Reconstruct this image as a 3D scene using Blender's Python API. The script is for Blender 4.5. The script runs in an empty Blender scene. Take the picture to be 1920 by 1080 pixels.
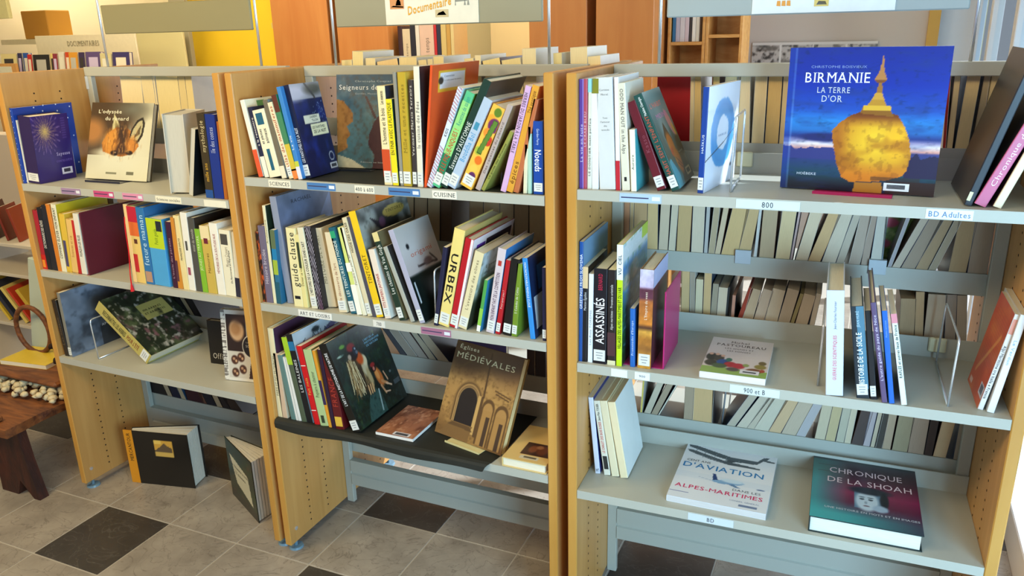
import bpy, math, random
import numpy as np
from mathutils import Matrix, Vector
S = bpy.context.scene
COL = S.collection
rad = math.radians

# ------------------------------------------------------------------ camera, world, light, exposure
cam_d = bpy.data.cameras.new('camera'); cam = bpy.data.objects.new('camera', cam_d); COL.objects.link(cam)
cam_d.sensor_width = 36.0; cam_d.lens = 36.0*1501.41/1920; cam_d.clip_start = .05
cam.location = (1.79462, -1.90741, 1.78969)
cam.rotation_euler = (1.256731, 0.024921, 0.418498)
S.camera = cam
S.view_settings.view_transform = 'Standard'; S.view_settings.look = 'None'
S.view_settings.gamma = 1.0; S.view_settings.use_curve_mapping = False
S.view_settings.exposure = -0.12
w = bpy.data.worlds.new('sky'); S.world = w; w.use_nodes = True
bg = w.node_tree.nodes['Background']
bg.inputs['Color'].default_value = (.80, .88, 1.0, 1); bg.inputs['Strength'].default_value = .34
def light(name, kind, loc, target, energy, color, size=None, size_y=None):
    d = bpy.data.lights.new(name, kind); d.energy = energy; d.color = color
    if kind == 'AREA':
        d.shape = 'RECTANGLE'; d.size = size; d.size_y = size_y or size
    o = bpy.data.objects.new(name, d); COL.objects.link(o); o.location = loc
    o.rotation_euler = (Vector(target)-Vector(loc)).to_track_quat('-Z', 'Y').to_euler()
    return o
sun = light('sun', 'SUN', (6, 4, 6), (0, 0.6, 0), 9.0, (.92, .96, 1.0)); sun.data.angle = .02
light('window_daylight_front', 'AREA', (3.1, -1.9, 1.15), (1.8, .1, .5), 125, (.44, .75, 1.0), 1.3, 1.3)
light('window_daylight_back', 'AREA', (2.25, 2.6, 1.6), (-.5, 1.6, .6), 55, (.78, .88, 1.0), 2.2, 1.8)
light('ceiling_lamp_left', 'AREA', (-1.2, -1.5, 2.7), (-.8, .4, .9), 50, (1.0, .76, .40), 1.1, .5)
light('ceiling_lamp_middle', 'AREA', (.6, -1.7, 2.7), (.5, 0, .9), 24, (1.0, .86, .62), 1.1, .5)
light('fill_light_back', 'AREA', (-.4, 3.3, 2.85), (-.4, 4.6, 1.4), 60, (1.0, .88, .64), 1.6, .6)  # unseen fill, aimed to lift the dark cream wall between the cabinets
light('fill_light_aisle', 'AREA', (-1.6, 1.7, 2.85), (-1.8, 3.1, 1.5), 46, (1.0, .86, .6), 1.6, .6)  # added fill that brightens the yellow display board
light('fill_light_far_left', 'AREA', (-4.2, 3.3, 2.85), (-4.6, 5.0, 1.6), 60, (1.0, .88, .60), 1.6, .6)  # fill light put in to raise the dark far-left wall
light('fill_light_left_aisle', 'AREA', (-3.0, 1.0, 2.85), (-3.0, 2.8, 1.5), 26, (1.0, .86, .56), 1.4, .6)  # weaker added fill for the background beyond the left unit

# ------------------------------------------------------------------ materials
def lin(h):
    if isinstance(h, str):
        h = h.lstrip('#'); h = [int(h[k:k+2], 16)/255 for k in (0, 2, 4)]
    return tuple(c/12.92 if c <= .04045 else ((c+.055)/1.055)**2.4 for c in h)
MC = {}
def nodes(name):
    m = bpy.data.materials.new(name); m.use_nodes = True
    nt = m.node_tree; b = nt.nodes['Principled BSDF']
    return m, nt, b
def mat(col, rough=.45, var=.06, scale=40, coat=0, metal=0, kind='paint'):
    key = (col, rough, var, scale, coat, metal, kind)
    if key in MC: return MC[key]
    m, nt, b = nodes('mat_%s_%s' % (kind, str(col).lstrip('#')))
    c = lin(col)
    tc = nt.nodes.new('ShaderNodeTexCoord'); n = nt.nodes.new('ShaderNodeTexNoise'); n.inputs['Scale'].default_value = scale
    n.inputs['Detail'].default_value = 2
    mx = nt.nodes.new('ShaderNodeMix'); mx.data_type = 'RGBA'
    mx.inputs[6].default_value = tuple(v*(1-var) for v in c)+(1,); mx.inputs[7].default_value = tuple(min(1, v*(1+var)) for v in c)+(1,)
    nt.links.new(tc.outputs['Object'], n.inputs['Vector']); nt.links.new(n.outputs['Fac'], mx.inputs[0]); nt.links.new(mx.outputs[2], b.inputs['Base Color'])
    b.inputs['Roughness'].default_value = rough; b.inputs['Metallic'].default_value = metal
    b.inputs['Coat Weight'].default_value = coat; b.inputs['Coat Roughness'].default_value = .15
    b.inputs['Specular IOR Level'].default_value = .4
    MC[key] = m
    return m
def ink(col): return mat(col, .5, 0, 1, 0, 0, 'ink')
def art_mat():
    if 'art' in MC: return MC['art']
    m, nt, b = nodes('mat_printed_picture')
    a = nt.nodes.new('ShaderNodeAttribute'); a.attribute_name = 'Col'
    nt.links.new(a.outputs['Color'], b.inputs['Base Color']); b.inputs['Roughness'].default_value = .32
    b.inputs['Coat Weight'].default_value = .15; b.inputs['Coat Roughness'].default_value = .2
    MC['art'] = m; return m
def page_mat(col='#e6dcc0', axis='X'):
    key = ('page', col, axis)
    if key in MC: return MC[key]
    m, nt, b = nodes('mat_page_edges'); c = lin(col)
    tc = nt.nodes.new('ShaderNodeTexCoord'); wv = nt.nodes.new('ShaderNodeTexWave'); wv.bands_direction = axis
    wv.inputs['Scale'].default_value = 260; wv.inputs['Distortion'].default_value = 3; wv.inputs['Detail'].default_value = 2
    n = nt.nodes.new('ShaderNodeTexNoise'); n.inputs['Scale'].default_value = 25
    mp = nt.nodes.new('ShaderNodeMapping'); mp.inputs['Scale'].default_value = (30, 1, 1)
    ad = nt.nodes.new('ShaderNodeMath'); ad.operation = 'MULTIPLY_ADD'; ad.inputs[1].default_value = .3
    mx = nt.nodes.new('ShaderNodeMix'); mx.data_type = 'RGBA'
    mx.inputs[6].default_value = tuple(v*.84 for v in c)+(1,); mx.inputs[7].default_value = tuple(min(1, v*1.10) for v in c)+(1,)
    nt.links.new(tc.outputs['Object'], wv.inputs['Vector']); nt.links.new(tc.outputs['Object'], mp.inputs['Vector']); nt.links.new(mp.outputs[0], n.inputs['Vector'])
    nt.links.new(wv.outputs['Fac'], ad.inputs[0]); nt.links.new(n.outputs['Fac'], ad.inputs[2])
    nt.links.new(ad.outputs[0], mx.inputs[0]); nt.links.new(mx.outputs[2], b.inputs['Base Color']); b.inputs['Roughness'].default_value = .85
    MC[key] = m; return m
def wood_mat(name, c1, c2, scale=(14, 14, 1.1), rough=.38, bump=.05):
    m, nt, b = nodes(name)
    tc = nt.nodes.new('ShaderNodeTexCoord'); mp = nt.nodes.new('ShaderNodeMapping'); mp.inputs['Scale'].default_value = scale
    n = nt.nodes.new('ShaderNodeTexNoise'); n.inputs['Scale'].default_value = 2.2; n.inputs['Detail'].default_value = 7; n.inputs['Distortion'].default_value = 1.1
    n2 = nt.nodes.new('ShaderNodeTexNoise'); n2.inputs['Scale'].default_value = 12; n2.inputs['Detail'].default_value = 3
    mx = nt.nodes.new('ShaderNodeMix'); mx.data_type = 'RGBA'; mx.inputs[6].default_value = lin(c1)+(1,); mx.inputs[7].default_value = lin(c2)+(1,)
    rp = nt.nodes.new('ShaderNodeValToRGB'); rp.color_ramp.elements[0].position = .32; rp.color_ramp.elements[1].position = .70
    nt.links.new(tc.outputs['Object'], mp.inputs['Vector']); nt.links.new(mp.outputs[0], n.inputs['Vector']); nt.links.new(mp.outputs[0], n2.inputs['Vector'])
    nt.links.new(n.outputs['Fac'], rp.inputs[0]); nt.links.new(rp.outputs[0], mx.inputs[0]); nt.links.new(mx.outputs[2], b.inputs['Base Color'])
    bp = nt.nodes.new('ShaderNodeBump'); bp.inputs['Strength'].default_value = bump; bp.inputs['Distance'].default_value = .002
    nt.links.new(n2.outputs['Fac'], bp.inputs['Height']); nt.links.new(bp.outputs[0], b.inputs['Normal'])
    b.inputs['Roughness'].default_value = rough
    return m
BEECH = wood_mat('mat_beech_veneer', '#c28b49', '#d19c59', (9, 9, .7))
EDGE = wood_mat('mat_beech_edge', '#bb8538', '#cb984a', (3, 3, .5))
CHERRY = wood_mat('mat_cherry_veneer', '#b8743a', '#c48446', (5, 5, .5))
OLDWOOD = wood_mat('mat_rustic_wood', '#4a2412', '#8a5226', (3, 12, 12), .6, .6)
PINE = wood_mat('mat_honey_pine', '#b9803c', '#cc9a58', (3, 8, 8), .5)
STEEL = mat('#b0b0a4', .42, .02, 8, 0, 0, 'powder_coated_steel')
CHROME = mat('#e2e5e8', .25, .02, 8, 0, .7, 'chrome')
def tile_mat(name, c1, c2, vein):
    m, nt, b = nodes(name)
    g = nt.nodes.new('ShaderNodeNewGeometry')
    n = nt.nodes.new('ShaderNodeTexNoise'); n.inputs['Scale'].default_value = 5; n.inputs['Detail'].default_value = 8; n.inputs['Roughness'].default_value = .65
    n2 = nt.nodes.new('ShaderNodeTexNoise'); n2.inputs['Scale'].default_value = 7; n2.inputs['Detail'].default_value = 6; n2.inputs['Distortion'].default_value = 2.2
    rp = nt.nodes.new('ShaderNodeValToRGB'); e = rp.color_ramp.elements; e[0].position = .30; e[1].position = .72
    e[0].color = lin(c1)+(1,); e[1].color = lin(c2)+(1,)
    rv = nt.nodes.new('ShaderNodeValToRGB'); e = rv.color_ramp.elements; e[0].position = .485; e[0].color = (0, 0, 0, 1); e[1].position = .515; e[1].color = (0, 0, 0, 1)
    k = e.new(.5); k.color = (1, 1, 1, 1)
    mx = nt.nodes.new('ShaderNodeMix'); mx.data_type = 'RGBA'; mx.inputs[7].default_value = lin(vein)+(1,)
    f = nt.nodes.new('ShaderNodeMath'); f.operation = 'MULTIPLY'; f.inputs[1].default_value = .55
    for nn in (n, n2): nt.links.new(g.outputs['Position'], nn.inputs['Vector'])
    nt.links.new(n.outputs['Fac'], rp.inputs[0]); nt.links.new(n2.outputs['Fac'], rv.inputs[0]); nt.links.new(rp.outputs[0], mx.inputs[6])
    nt.links.new(rv.outputs[0], f.inputs[0]); nt.links.new(f.outputs[0], mx.inputs[0]); nt.links.new(mx.outputs[2], b.inputs['Base Color'])
    b.inputs['Roughness'].default_value = .33
    return m
TILE = tile_mat('mat_stone_tile_light', '#80776c', '#aaa092', '#5c544c')
TILED = tile_mat('mat_stone_tile_dark', '#332f2c', '#45403c', '#625d57')
def plaster(name, c):
    m, nt, b = nodes(name)
    n = nt.nodes.new('ShaderNodeTexNoise'); n.inputs['Scale'].default_value = 60; n.inputs['Detail'].default_value = 4
    bp = nt.nodes.new('ShaderNodeBump'); bp.inputs['Strength'].default_value = .15; bp.inputs['Distance'].default_value = .002
    nt.links.new(n.outputs['Fac'], bp.inputs['Height']); nt.links.new(bp.outputs[0], b.inputs['Normal'])
    b.inputs['Base Color'].default_value = lin(c)+(1,); b.inputs['Roughness'].default_value = .8
    return m
def glass_mat():
    m, nt, b = nodes('mat_window_glass')
    t = nt.nodes.new('ShaderNodeBsdfTransparent'); gl = nt.nodes.new('ShaderNodeBsdfGlossy'); gl.inputs['Roughness'].default_value = .02
    t.inputs['Color'].default_value = (.93, .97, 1, 1)
    fr = nt.nodes.new('ShaderNodeValue'); fr.outputs[0].default_value = .05
    mx = nt.nodes.new('ShaderNodeMixShader'); nt.links.new(fr.outputs[0], mx.inputs[0]); nt.links.new(t.outputs[0], mx.inputs[1]); nt.links.new(gl.outputs[0], mx.inputs[2])
    nt.links.new(mx.outputs[0], nt.nodes['Material Output'].inputs['Surface'])
    return m
GLASS = glass_mat()

# ------------------------------------------------------------------ mesh helpers
def mesh(name, V, F, mats, idx=None, parent=None, M=None, smooth=False):
    me = bpy.data.meshes.new(name); me.from_pydata([tuple(map(float, v)) for v in V], [], [list(map(int, f)) for f in F])
    if not isinstance(mats, (list, tuple)): mats = [mats]
    for m in mats: me.materials.append(m)
    if idx is not None: me.polygons.foreach_set('material_index', np.array(idx, dtype=np.int32))
    if smooth: me.polygons.foreach_set('use_smooth', np.ones(len(F), dtype=bool))
    me.update()
    o = bpy.data.objects.new(name, me); COL.objects.link(o)
    if parent is not None: o.parent = parent
    if M is not None: o.matrix_local = M
    return o
def tag(o, label=None, cat=None, group=None, kind=None):
    if o is None: return o
    if label: o['label'] = label
    if cat: o['category'] = cat
    if group: o['group'] = group
    if kind: o['kind'] = kind
    return o
def empty(name, M, label=None, cat=None, group=None):
    o = bpy.data.objects.new(name, None); COL.objects.link(o); o.matrix_world = M; o.empty_display_size = .05
    return tag(o, label, cat, group)
class MB:
    def __init__(s): s.V = []; s.F = []; s.I = []
    def add(s, V, F, i=0):
        n = len(s.V); s.V += [tuple(v) for v in V]; s.F += [[k+n for k in f] for f in F]; s.I += [i]*len(F)
        return s
    def box(s, x0, x1, y0, y1, z0, z1, i=0, bev=0):
        if bev:
            b = min(bev, (x1-x0)*.45, (y1-y0)*.45, (z1-z0)*.45)
            V = []
            X = (x0, x1); Y = (y0, y1); Z = (z0, z1)
            idx = {}
            for a in (0, 1):
                for c in (0, 1):
                    for d in (0, 1):
                        sx = b if a == 0 else -b; sy = b if c == 0 else -b; sz = b if d == 0 else -b
                        idx[a, c, d] = len(V)
                        V += [(X[a], Y[c]+sy, Z[d]+sz), (X[a]+sx, Y[c], Z[d]+sz), (X[a]+sx, Y[c]+sy, Z[d])]
            F = []
            def q(*l): F.append(list(l))
            for a in (0, 1):
                l = [idx[a, 0, 0], idx[a, 1, 0], idx[a, 1, 1], idx[a, 0, 1]]; q(*(l if a else l[::-1]))
                l = [idx[0, a, 0]+1, idx[0, a, 1]+1, idx[1, a, 1]+1, idx[1, a, 0]+1]; q(*(l if a else l[::-1]))
                l = [idx[0, 0, a]+2, idx[1, 0, a]+2, idx[1, 1, a]+2, idx[0, 1, a]+2]; q(*(l if a else l[::-1]))
            for a in (0, 1):
                for c in (0, 1):
                    q(idx[a, c, 0], idx[a, c, 1], idx[a, c, 1]+1, idx[a, c, 0]+1)
                    q(idx[a, 0, c], idx[a, 1, c], idx[a, 1, c]+2, idx[a, 0, c]+2)
                    q(idx[0, a, c]+1, idx[1, a, c]+1, idx[1, a, c]+2, idx[0, a, c]+2)
                    for d in (0, 1): k = idx[a, c, d]; q(k, k+1, k+2)
            return s.add(V, F, i)
        V = [(x0, y0, z0), (x1, y0, z0), (x1, y1, z0), (x0, y1, z0), (x0, y0, z1), (x1, y0, z1), (x1, y1, z1), (x0, y1, z1)]
        return s.add(V, [[0, 3, 2, 1], [4, 5, 6, 7], [0, 1, 5, 4], [1, 2, 6, 5], [2, 3, 7, 6], [3, 0, 4, 7]], i)
    def prism(s, P, a0, a1, axis='x', i=0):
        n = len(P)
        def m(p, a): return (a, p[0], p[1]) if axis == 'x' else ((p[0], a, p[1]) if axis == 'y' else (p[0], p[1], a))
        V = [m(p, a0) for p in P]+[m(p, a1) for p in P]
        F = [list(range(n))[::-1], list(range(n, 2*n))]+[[k, (k+1) % n, n+(k+1) % n, n+k] for k in range(n)]
        return s.add(V, F, i)
    def cyl(s, c, r, h, axis=2, n=14, i=0, r2=None):
        V = []; r2 = r if r2 is None else r2
        for k, (hh, rr) in enumerate(((0, r), (h, r2))):
            for j in range(n):
                a = 2*math.pi*j/n; p = [rr*math.cos(a), rr*math.sin(a)]
                v = [0, 0, 0]; ax = [x for x in range(3) if x != axis]
                v[ax[0]] = c[ax[0]]+p[0]; v[ax[1]] = c[ax[1]]+p[1]; v[axis] = c[axis]+hh; V.append(v)
        return s.add(V, [list(range(n))[::-1], list(range(n, 2*n))]+[[k, (k+1) % n, n+(k+1) % n, n+k] for k in range(n)], i)
    def tube(s, pts, r, n=8, i=0, closed=False):
        pts = [Vector(p) for p in pts]; N = len(pts); V = []
        up = None
        for k in range(N):
            a = pts[k-1] if (k > 0 or closed) else pts[k]; b = pts[(k+1) % N] if (k < N-1 or closed) else pts[k]
            d = (b-a).normalized()
            if up is None: up = d.orthogonal().normalized()
            up = (up-d*up.dot(d)).normalized(); sd = d.cross(up)
            for j in range(n):
                t = 2*math.pi*j/n; V.append(pts[k]+up*math.cos(t)*r+sd*math.sin(t)*r)
        F = []
        for k in range(N if closed else N-1):
            for j in range(n):
                F.append([k*n+j, k*n+(j+1) % n, ((k+1) % N)*n+(j+1) % n, ((k+1) % N)*n+j])
        if not closed: F += [list(range(n))[::-1], [(N-1)*n+j for j in range(n)]]
        return s.add(V, F, i)
    def build(s, name, mats, parent=None, M=None, smooth=False):
        return mesh(name, s.V, s.F, mats, s.I, parent, M, smooth)
def arc(p0, corner, p1, n=5):
    p0, c, p1 = Vector(p0), Vector(corner), Vector(p1)
    return [p0*(1-t)**2+c*2*t*(1-t)+p1*t*t for t in [k/n for k in range(n+1)]]

# ------------------------------------------------------------------ lettering (built-in font, cached glyph by glyph)
GC = {}
def glyph(ch, style):
    key = (ch, style)
    if key in GC: return GC[key]
    cu = bpy.data.curves.new('glyph', 'FONT'); cu.body = ch; cu.size = 1; cu.resolution_u = 2
    if style == 'b' and ch not in 'MWmw&': cu.offset = .010
    o = bpy.data.objects.new('glyph', cu); COL.objects.link(o)
    me = o.to_mesh(); V = np.array([v.co[:2] for v in me.vertices]) if len(me.vertices) else np.zeros((0, 2)); F = [list(p.vertices) for p in me.polygons]
    ed = {}
    for f in F:
        for k in range(len(f)):
            e = tuple(sorted((f[k], f[(k+1) % len(f)]))); ed[e] = ed.get(e, 0)+1
    o.to_mesh_clear(); bpy.data.objects.remove(o); bpy.data.curves.remove(cu)
    V = V/.70
    if len(V) == 0: r = (V, [], .42)
    else:
        adv = V[:, 0].max()+.10
        if style == 't':
            top, bot = V[:, 1].max(), V[:, 1].min(); ext = []
            for (a, b), n in ed.items():
                if n == 1 and abs(V[a, 1]-V[b, 1]) < .01 and .05 < abs(V[a, 0]-V[b, 0]) < .26:
                    y = V[a, 1]
                    if min(abs(y-top), abs(y-bot), abs(y)) < .03:
                        x0, x1 = sorted((V[a, 0], V[b, 0])); dy = .045 if y < (top+bot)/2 else -.045
                        ext.append((x0-.09, x1+.09, y, y+dy))
            V = list(map(tuple, V))
            for x0, x1, ya, yb in ext:
                n = len(V); V += [(x0, min(ya, yb)), (x1, min(ya, yb)), (x1, max(ya, yb)), (x0, max(ya, yb))]; F.append([n, n+1, n+2, n+3])
            V = np.array(V); adv += .06
        r = (V, F, adv)
    GC[key] = r; return r
def text_geo(s, style):
    x = 0; VV = []; FF = []; n = 0
    for ch in s:
        V, F, adv = glyph(ch, style)
        if len(V):
            W = V.copy(); W[:, 0] += x; VV.append(W); FF += [[k+n for k in f] for f in F]; n += len(V)
        x += adv
    return (np.vstack(VV) if VV else np.zeros((0, 2))), FF, max(x-.10, .1)
class Print:
    """flat ink shapes laid on a surface: origin o, right r, up u"""
    def __init__(s): s.V = []; s.F = []; s.I = []; s.cols = []
    def ci(s, c):
        if c not in s.cols: s.cols.append(c)
        return s.cols.index(c)
    def poly(s, o, r, u, P, col):
        n = len(s.V); s.V += [tuple(o+r*p[0]+u*p[1]) for p in P]; s.F.append(list(range(n, n+len(P)))); s.I.append(s.ci(col))
    def rect(s, o, r, u, x0, y0, x1, y1, col): s.poly(o, r, u, [(x0, y0), (x1, y0), (x1, y1), (x0, y1)], col)
    def text(s, o, r, u, txt, style, width, cap, col, center=False, maxs=1.35):
        V, F, w0 = text_geo(txt, style)
        sx = width/w0; sx = min(sx, cap*maxs)
        off = (width-sx*w0)/2 if center else 0
        n = len(s.V)
        for v in V: s.V.append(tuple(o+r*(off+v[0]*sx)+u*(v[1]*cap)))
        s.F += [[k+n for k in f] for f in F]; s.I += [s.ci(col)]*len(F)
    def build(s, name, parent, M=None):
        if s.F: return mesh(name, s.V, s.F, [ink(c) for c in s.cols], s.I, parent, M)

# ------------------------------------------------------------------ painted pictures (colour per vertex on a fine grid)
def vnoise(U, V, sx, sy, seed, octv=3):
    out = 0; amp = 1; tot = 0
    for k in range(octv):
        rs = np.random.RandomState(seed+k*17); G = rs.rand(int(sy)+3, int(sx)+3)
        x = np.clip(U, 0, 1)*sx; y = np.clip(V, 0, 1)*sy; xi = x.astype(int); yi = y.astype(int); fx = x-xi; fy = y-yi
        fx = fx*fx*(3-2*fx); fy = fy*fy*(3-2*fy)
        g = (G[yi, xi]*(1-fx)+G[yi, xi+1]*fx)*(1-fy)+(G[yi+1, xi]*(1-fx)+G[yi+1, xi+1]*fx)*fy
        out = out+g*amp; tot += amp; amp *= .5; sx *= 2; sy *= 2
    return out/tot
class Art:
    def __init__(s, base, nx, ny, asp=1.0):
        s.V, s.U = np.meshgrid(np.linspace(0, 1, ny+1), np.linspace(0, 1, nx+1), indexing='ij')
        s.C = np.zeros(s.U.shape+(3,))+np.array(s.c(base)); s.nx, s.ny = nx, ny
    def c(s, h): h = h.lstrip('#'); return [int(h[k:k+2], 16)/255 for k in (0, 2, 4)]
    def put(s, m, col):
        m = np.clip(m, 0, 1)[..., None]; c = np.array(s.c(col)) if isinstance(col, str) else col
        s.C = s.C*(1-m)+c*m; return s
    def grad(s, stops):
        vs = [a for a, _ in stops]; cs = np.array([s.c(b) for _, b in stops])
        for k in range(3): s.C[..., k] = np.interp(s.V, vs, cs[:, k])
        return s
    def ell(s, cx, cy, rx, ry, col, soft=.15, rot=0, a=1):
        x = s.U-cx; y = s.V-cy; c, q = math.cos(rot), math.sin(rot); X = (x*c+y*q)/rx; Y = (-x*q+y*c)/ry
        return s.put(a*(1-np.hypot(X, Y))/soft+.5*a, col)
    def ring(s, cx, cy, rx, ry, wd, col):
        d = np.abs(np.hypot((s.U-cx)/rx, (s.V-cy)/ry)-1); return s.put((wd-d)/.06+.5, col)
    def poly(s, P, col, a=1):
        ins = np.zeros(s.U.shape, bool); n = len(P)
        for k in range(n):
            x0, y0 = P[k]; x1, y1 = P[(k+1) % n]
            if y0 == y1: continue
            c = ((y0 > s.V) != (y1 > s.V)) & (s.U < (x1-x0)*(s.V-y0)/(y1-y0)+x0); ins ^= c
        return s.put(ins*a, col)
    def rect(s, x0, y0, x1, y1, col, a=1): return s.put(((s.U >= x0) & (s.U <= x1) & (s.V >= y0) & (s.V <= y1))*a, col)
    def line(s, x0, y0, x1, y1, wd, col):
        dx, dy = x1-x0, y1-y0; L = dx*dx+dy*dy; t = np.clip(((s.U-x0)*dx+(s.V-y0)*dy)/L, 0, 1)
        d = np.hypot(s.U-x0-t*dx, s.V-y0-t*dy); return s.put((wd-d)/(wd*.5)+.5, col)
    def noise(s, sx, sy, seed, lo, hi, col, a=1):
        n = vnoise(s.U, s.V, sx, sy, seed); return s.put(a*(n-lo)/(hi-lo), col)
    def tex(s, sx, sy, seed, amt):
        n = vnoise(s.U, s.V, sx, sy, seed, 4); s.C = np.clip(s.C*(1+amt*(n-.5)[..., None]*2), 0, 1); return s
def p_birmanie():
    a = Art('#16308c', 150, 150); a.grad([(0, '#14131f'), (.05, '#1c2432'), (.12, '#1f4450'), (.22, '#2c3c70'), (.285, '#3c3f7e'), (.30, '#d89a8c'), (.335, '#e8dcdc'), (.36, '#9088b0'), (.385, '#27387e'), (.43, '#2a6cb4'), (.50, '#2a80cc'), (.58, '#1f4cae'), (.75, '#15309c'), (1, '#182a88')])
    a.noise(7, 26, 3, .5, .75, '#223a7c', .35); a.ell(.27, .38, .17, .03, '#252c66', .5); a.noise(26, 50, 8, .62, .8, '#10243a', .25)
    n = vnoise(a.U, a.V, 22, 4, 9)
    a.put(((.30+.03*(n-.5)*2-a.V) > 0)*((a.V > .22))*(a.U < .36), '#353a78'); a.put(((.27+.05*(n-.5)*2-a.V) > 0)*((a.V > .12))*(a.U > .80), '#2a2444')
    rk = [(.335, .43), (.345, .36), (.38, .20), (.42, .10), (.47, .072), (.56, .075), (.68, .09), (.78, .13), (.80, .17), (.815, .27), (.795, .38), (.76, .47), (.715, .545), (.62, .585), (.52, .575), (.44, .54), (.38, .49)]
    rk = [(.58+(q[0]-.58)*1.07, q[1]) for q in rk]; a.poly(rk, '#c98a1e'); m = np.zeros(a.U.shape); b = Art('#000000', 150, 150); b.poly(rk, '#ffffff'); m = b.C[..., 0]
    def on(f): a.put(f*m, on.c)
    on.c = '#f0c02c'; on(np.clip(1.3-np.hypot((a.U-.60)/.17, (a.V-.36)/.18), 0, 1)); on.c = '#f6b822'; on(np.clip(1.2-np.hypot((a.U-.74)/.08, (a.V-.36)/.16), 0, 1))
    on.c = '#7c3e14'; on(np.clip((a.V-.46)/.1, 0, .9)); on.c = '#a8611c'; on(np.clip((.44-a.U)/.10, 0, .8)); on.c = '#d8741c'; on(np.clip((.22-a.V)/.14, 0, .7))
    on.c = '#a05c14'; on(np.clip((vnoise(a.U, a.V, 9, 9, 5)-.5)*2.2, 0, .6)); on.c = '#5c2c12'; on(np.clip((vnoise(a.U, a.V, 34, 30, 15)-.58)*3, 0, .22)); on.c = '#6a3412'; on(np.clip((a.V-.50)/.06, 0, .9))
    a.poly([(.49, 0), (.68, 0), (.67, .075), (.50, .07)], '#b07428'); a.rect(.70, 0, 1, .09, '#32201e'); a.rect(.60, .09, .9, .12, '#3a2620', .5)
    a.poly([(.487, .555), (.70, .535), (.67, .59), (.5, .60)], '#8a5a1c')
    a.poly([(.50, .575), (.675, .575), (.673, .612), (.505, .612)], '#d8aa34'); a.poly([(.525, .61), (.648, .61), (.625, .655), (.555, .655)], '#b8862a')
    a.poly([(.55, .65), (.628, .65), (.61, .70), (.572, .70)], '#c8963a'); a.poly([(.575, .70), (.61, .70), (.605, .77), (.585, .77)], '#9a6a30')
    a.poly([(.553, .785), (.632, .785), (.612, .765), (.575, .765)], '#7a4a28'); a.poly([(.553, .785), (.632, .785), (.61, .84), (.602, .90), (.596, .975), (.590, .90), (.580, .84)], '#b07a44')
    a.rect(0, 0, .035, 1, '#1c3c9a', .5); a.rect(.04, 0, .052, 1, '#6a94d8', .35); return a
def p_fox():
    a = Art('#cfcdb4', 120, 120); a.ell(.2, .88, .6, .36, '#43301c', .5); a.ell(.05, .45, .22, .28, '#5a4a34', .8); a.ell(.70, .92, .3, .12, '#6a6a5c', 1, 0, .7); a.ell(.04, .62, .2, .16, '#a8743c', .8)
    a.rect(0, 0, 1, .31, '#d2d0b6', .9); a.ell(.5, .34, .36, .07, '#d2d0b6', .8)
    a.poly([(.37, .60), (.38, .86), (.48, .72), (.50, .62)], '#c2ba88'); a.poly([(.41, .62), (.41, .78), (.47, .68)], '#8c8050')
    a.poly([(.30, .60), (.44, .68), (.62, .67), (.78, .58), (.82, .44), (.74, .35), (.56, .30), (.40, .32), (.25, .36), (.22, .47)], '#b87428')
    a.poly([(.64, .50), (.68, .66), (.76, .78), (.85, .82), (.89, .74), (.87, .58), (.80, .48)], '#241c14'); a.poly([(.67, .53), (.71, .66), (.78, .755), (.84, .78), (.855, .72), (.84, .60), (.79, .52)], '#b4ac84'); a.poly([(.72, .54), (.80, .68), (.83, .72), (.82, .60)], '#5c4c30')
    a.ell(.54, .58, .09, .16, '#3a2616', .8); a.ell(.55, .40, .12, .07, '#3c2414', .8); a.ell(.37, .50, .10, .14, '#cc8a34', .8); a.ell(.70, .46, .08, .10, '#c47e30', .8); a.ell(.44, .345, .065, .034, '#1a100c', .4); a.ell(.45, .355, .02, .01, '#9a7c5c', .5); a.ell(.68, .355, .055, .028, '#24160e', .4)
    m = np.clip(1.15-np.hypot((a.U-.53)/.32, (a.V-.5)/.24), 0, 1)*2; a.put(np.clip((vnoise(a.U, a.V, 50, 14, 4)-.55)*4, 0, .5)*np.clip(m, 0, 1), '#5a3212'); a.put(np.clip((vnoise(a.U, a.V, 46, 16, 14)-.6)*4, 0, .5)*np.clip(m, 0, 1), '#e0a858')
    a.rect(.33, .075, .5, .095, '#6a6a50', .8); a.rect(.66, .07, .78, .11, '#56543e', .8); return a
def p_seigneurs():
    a = Art('#3d6072', 80, 100); a.grad([(0, '#4c6c70'), (.5, '#587a80'), (.8, '#3c5668'), (1, '#28465e')]); a.noise(9, 12, 3, .5, .8, '#8aa0a0', .3)
    a.poly([(0, .74), (.10, .72), (.2, .64), (.25, .58), (.24, .5), (.15, .45), (.20, .36), (.14, .30), (.16, .22), (0, .15)], '#a8743c'); a.noise(22, 24, 7, .5, .7, '#5a3018', .25)
    a.poly([(.52, .0), (1, 0), (1, .6), (.62, .56), (.56, .50), (.48, .36), (.47, .25), (.56, .14)], '#4a2c28'); a.poly([(.42, .78), (.46, .77), (.60, .54), (.56, .54)], '#4c3430')
    a.poly([(0, 0), (0, .14), (.22, .09), (.42, .0)], '#d2c8a4'); a.tex(20, 24, 9, .08); return a
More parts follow.
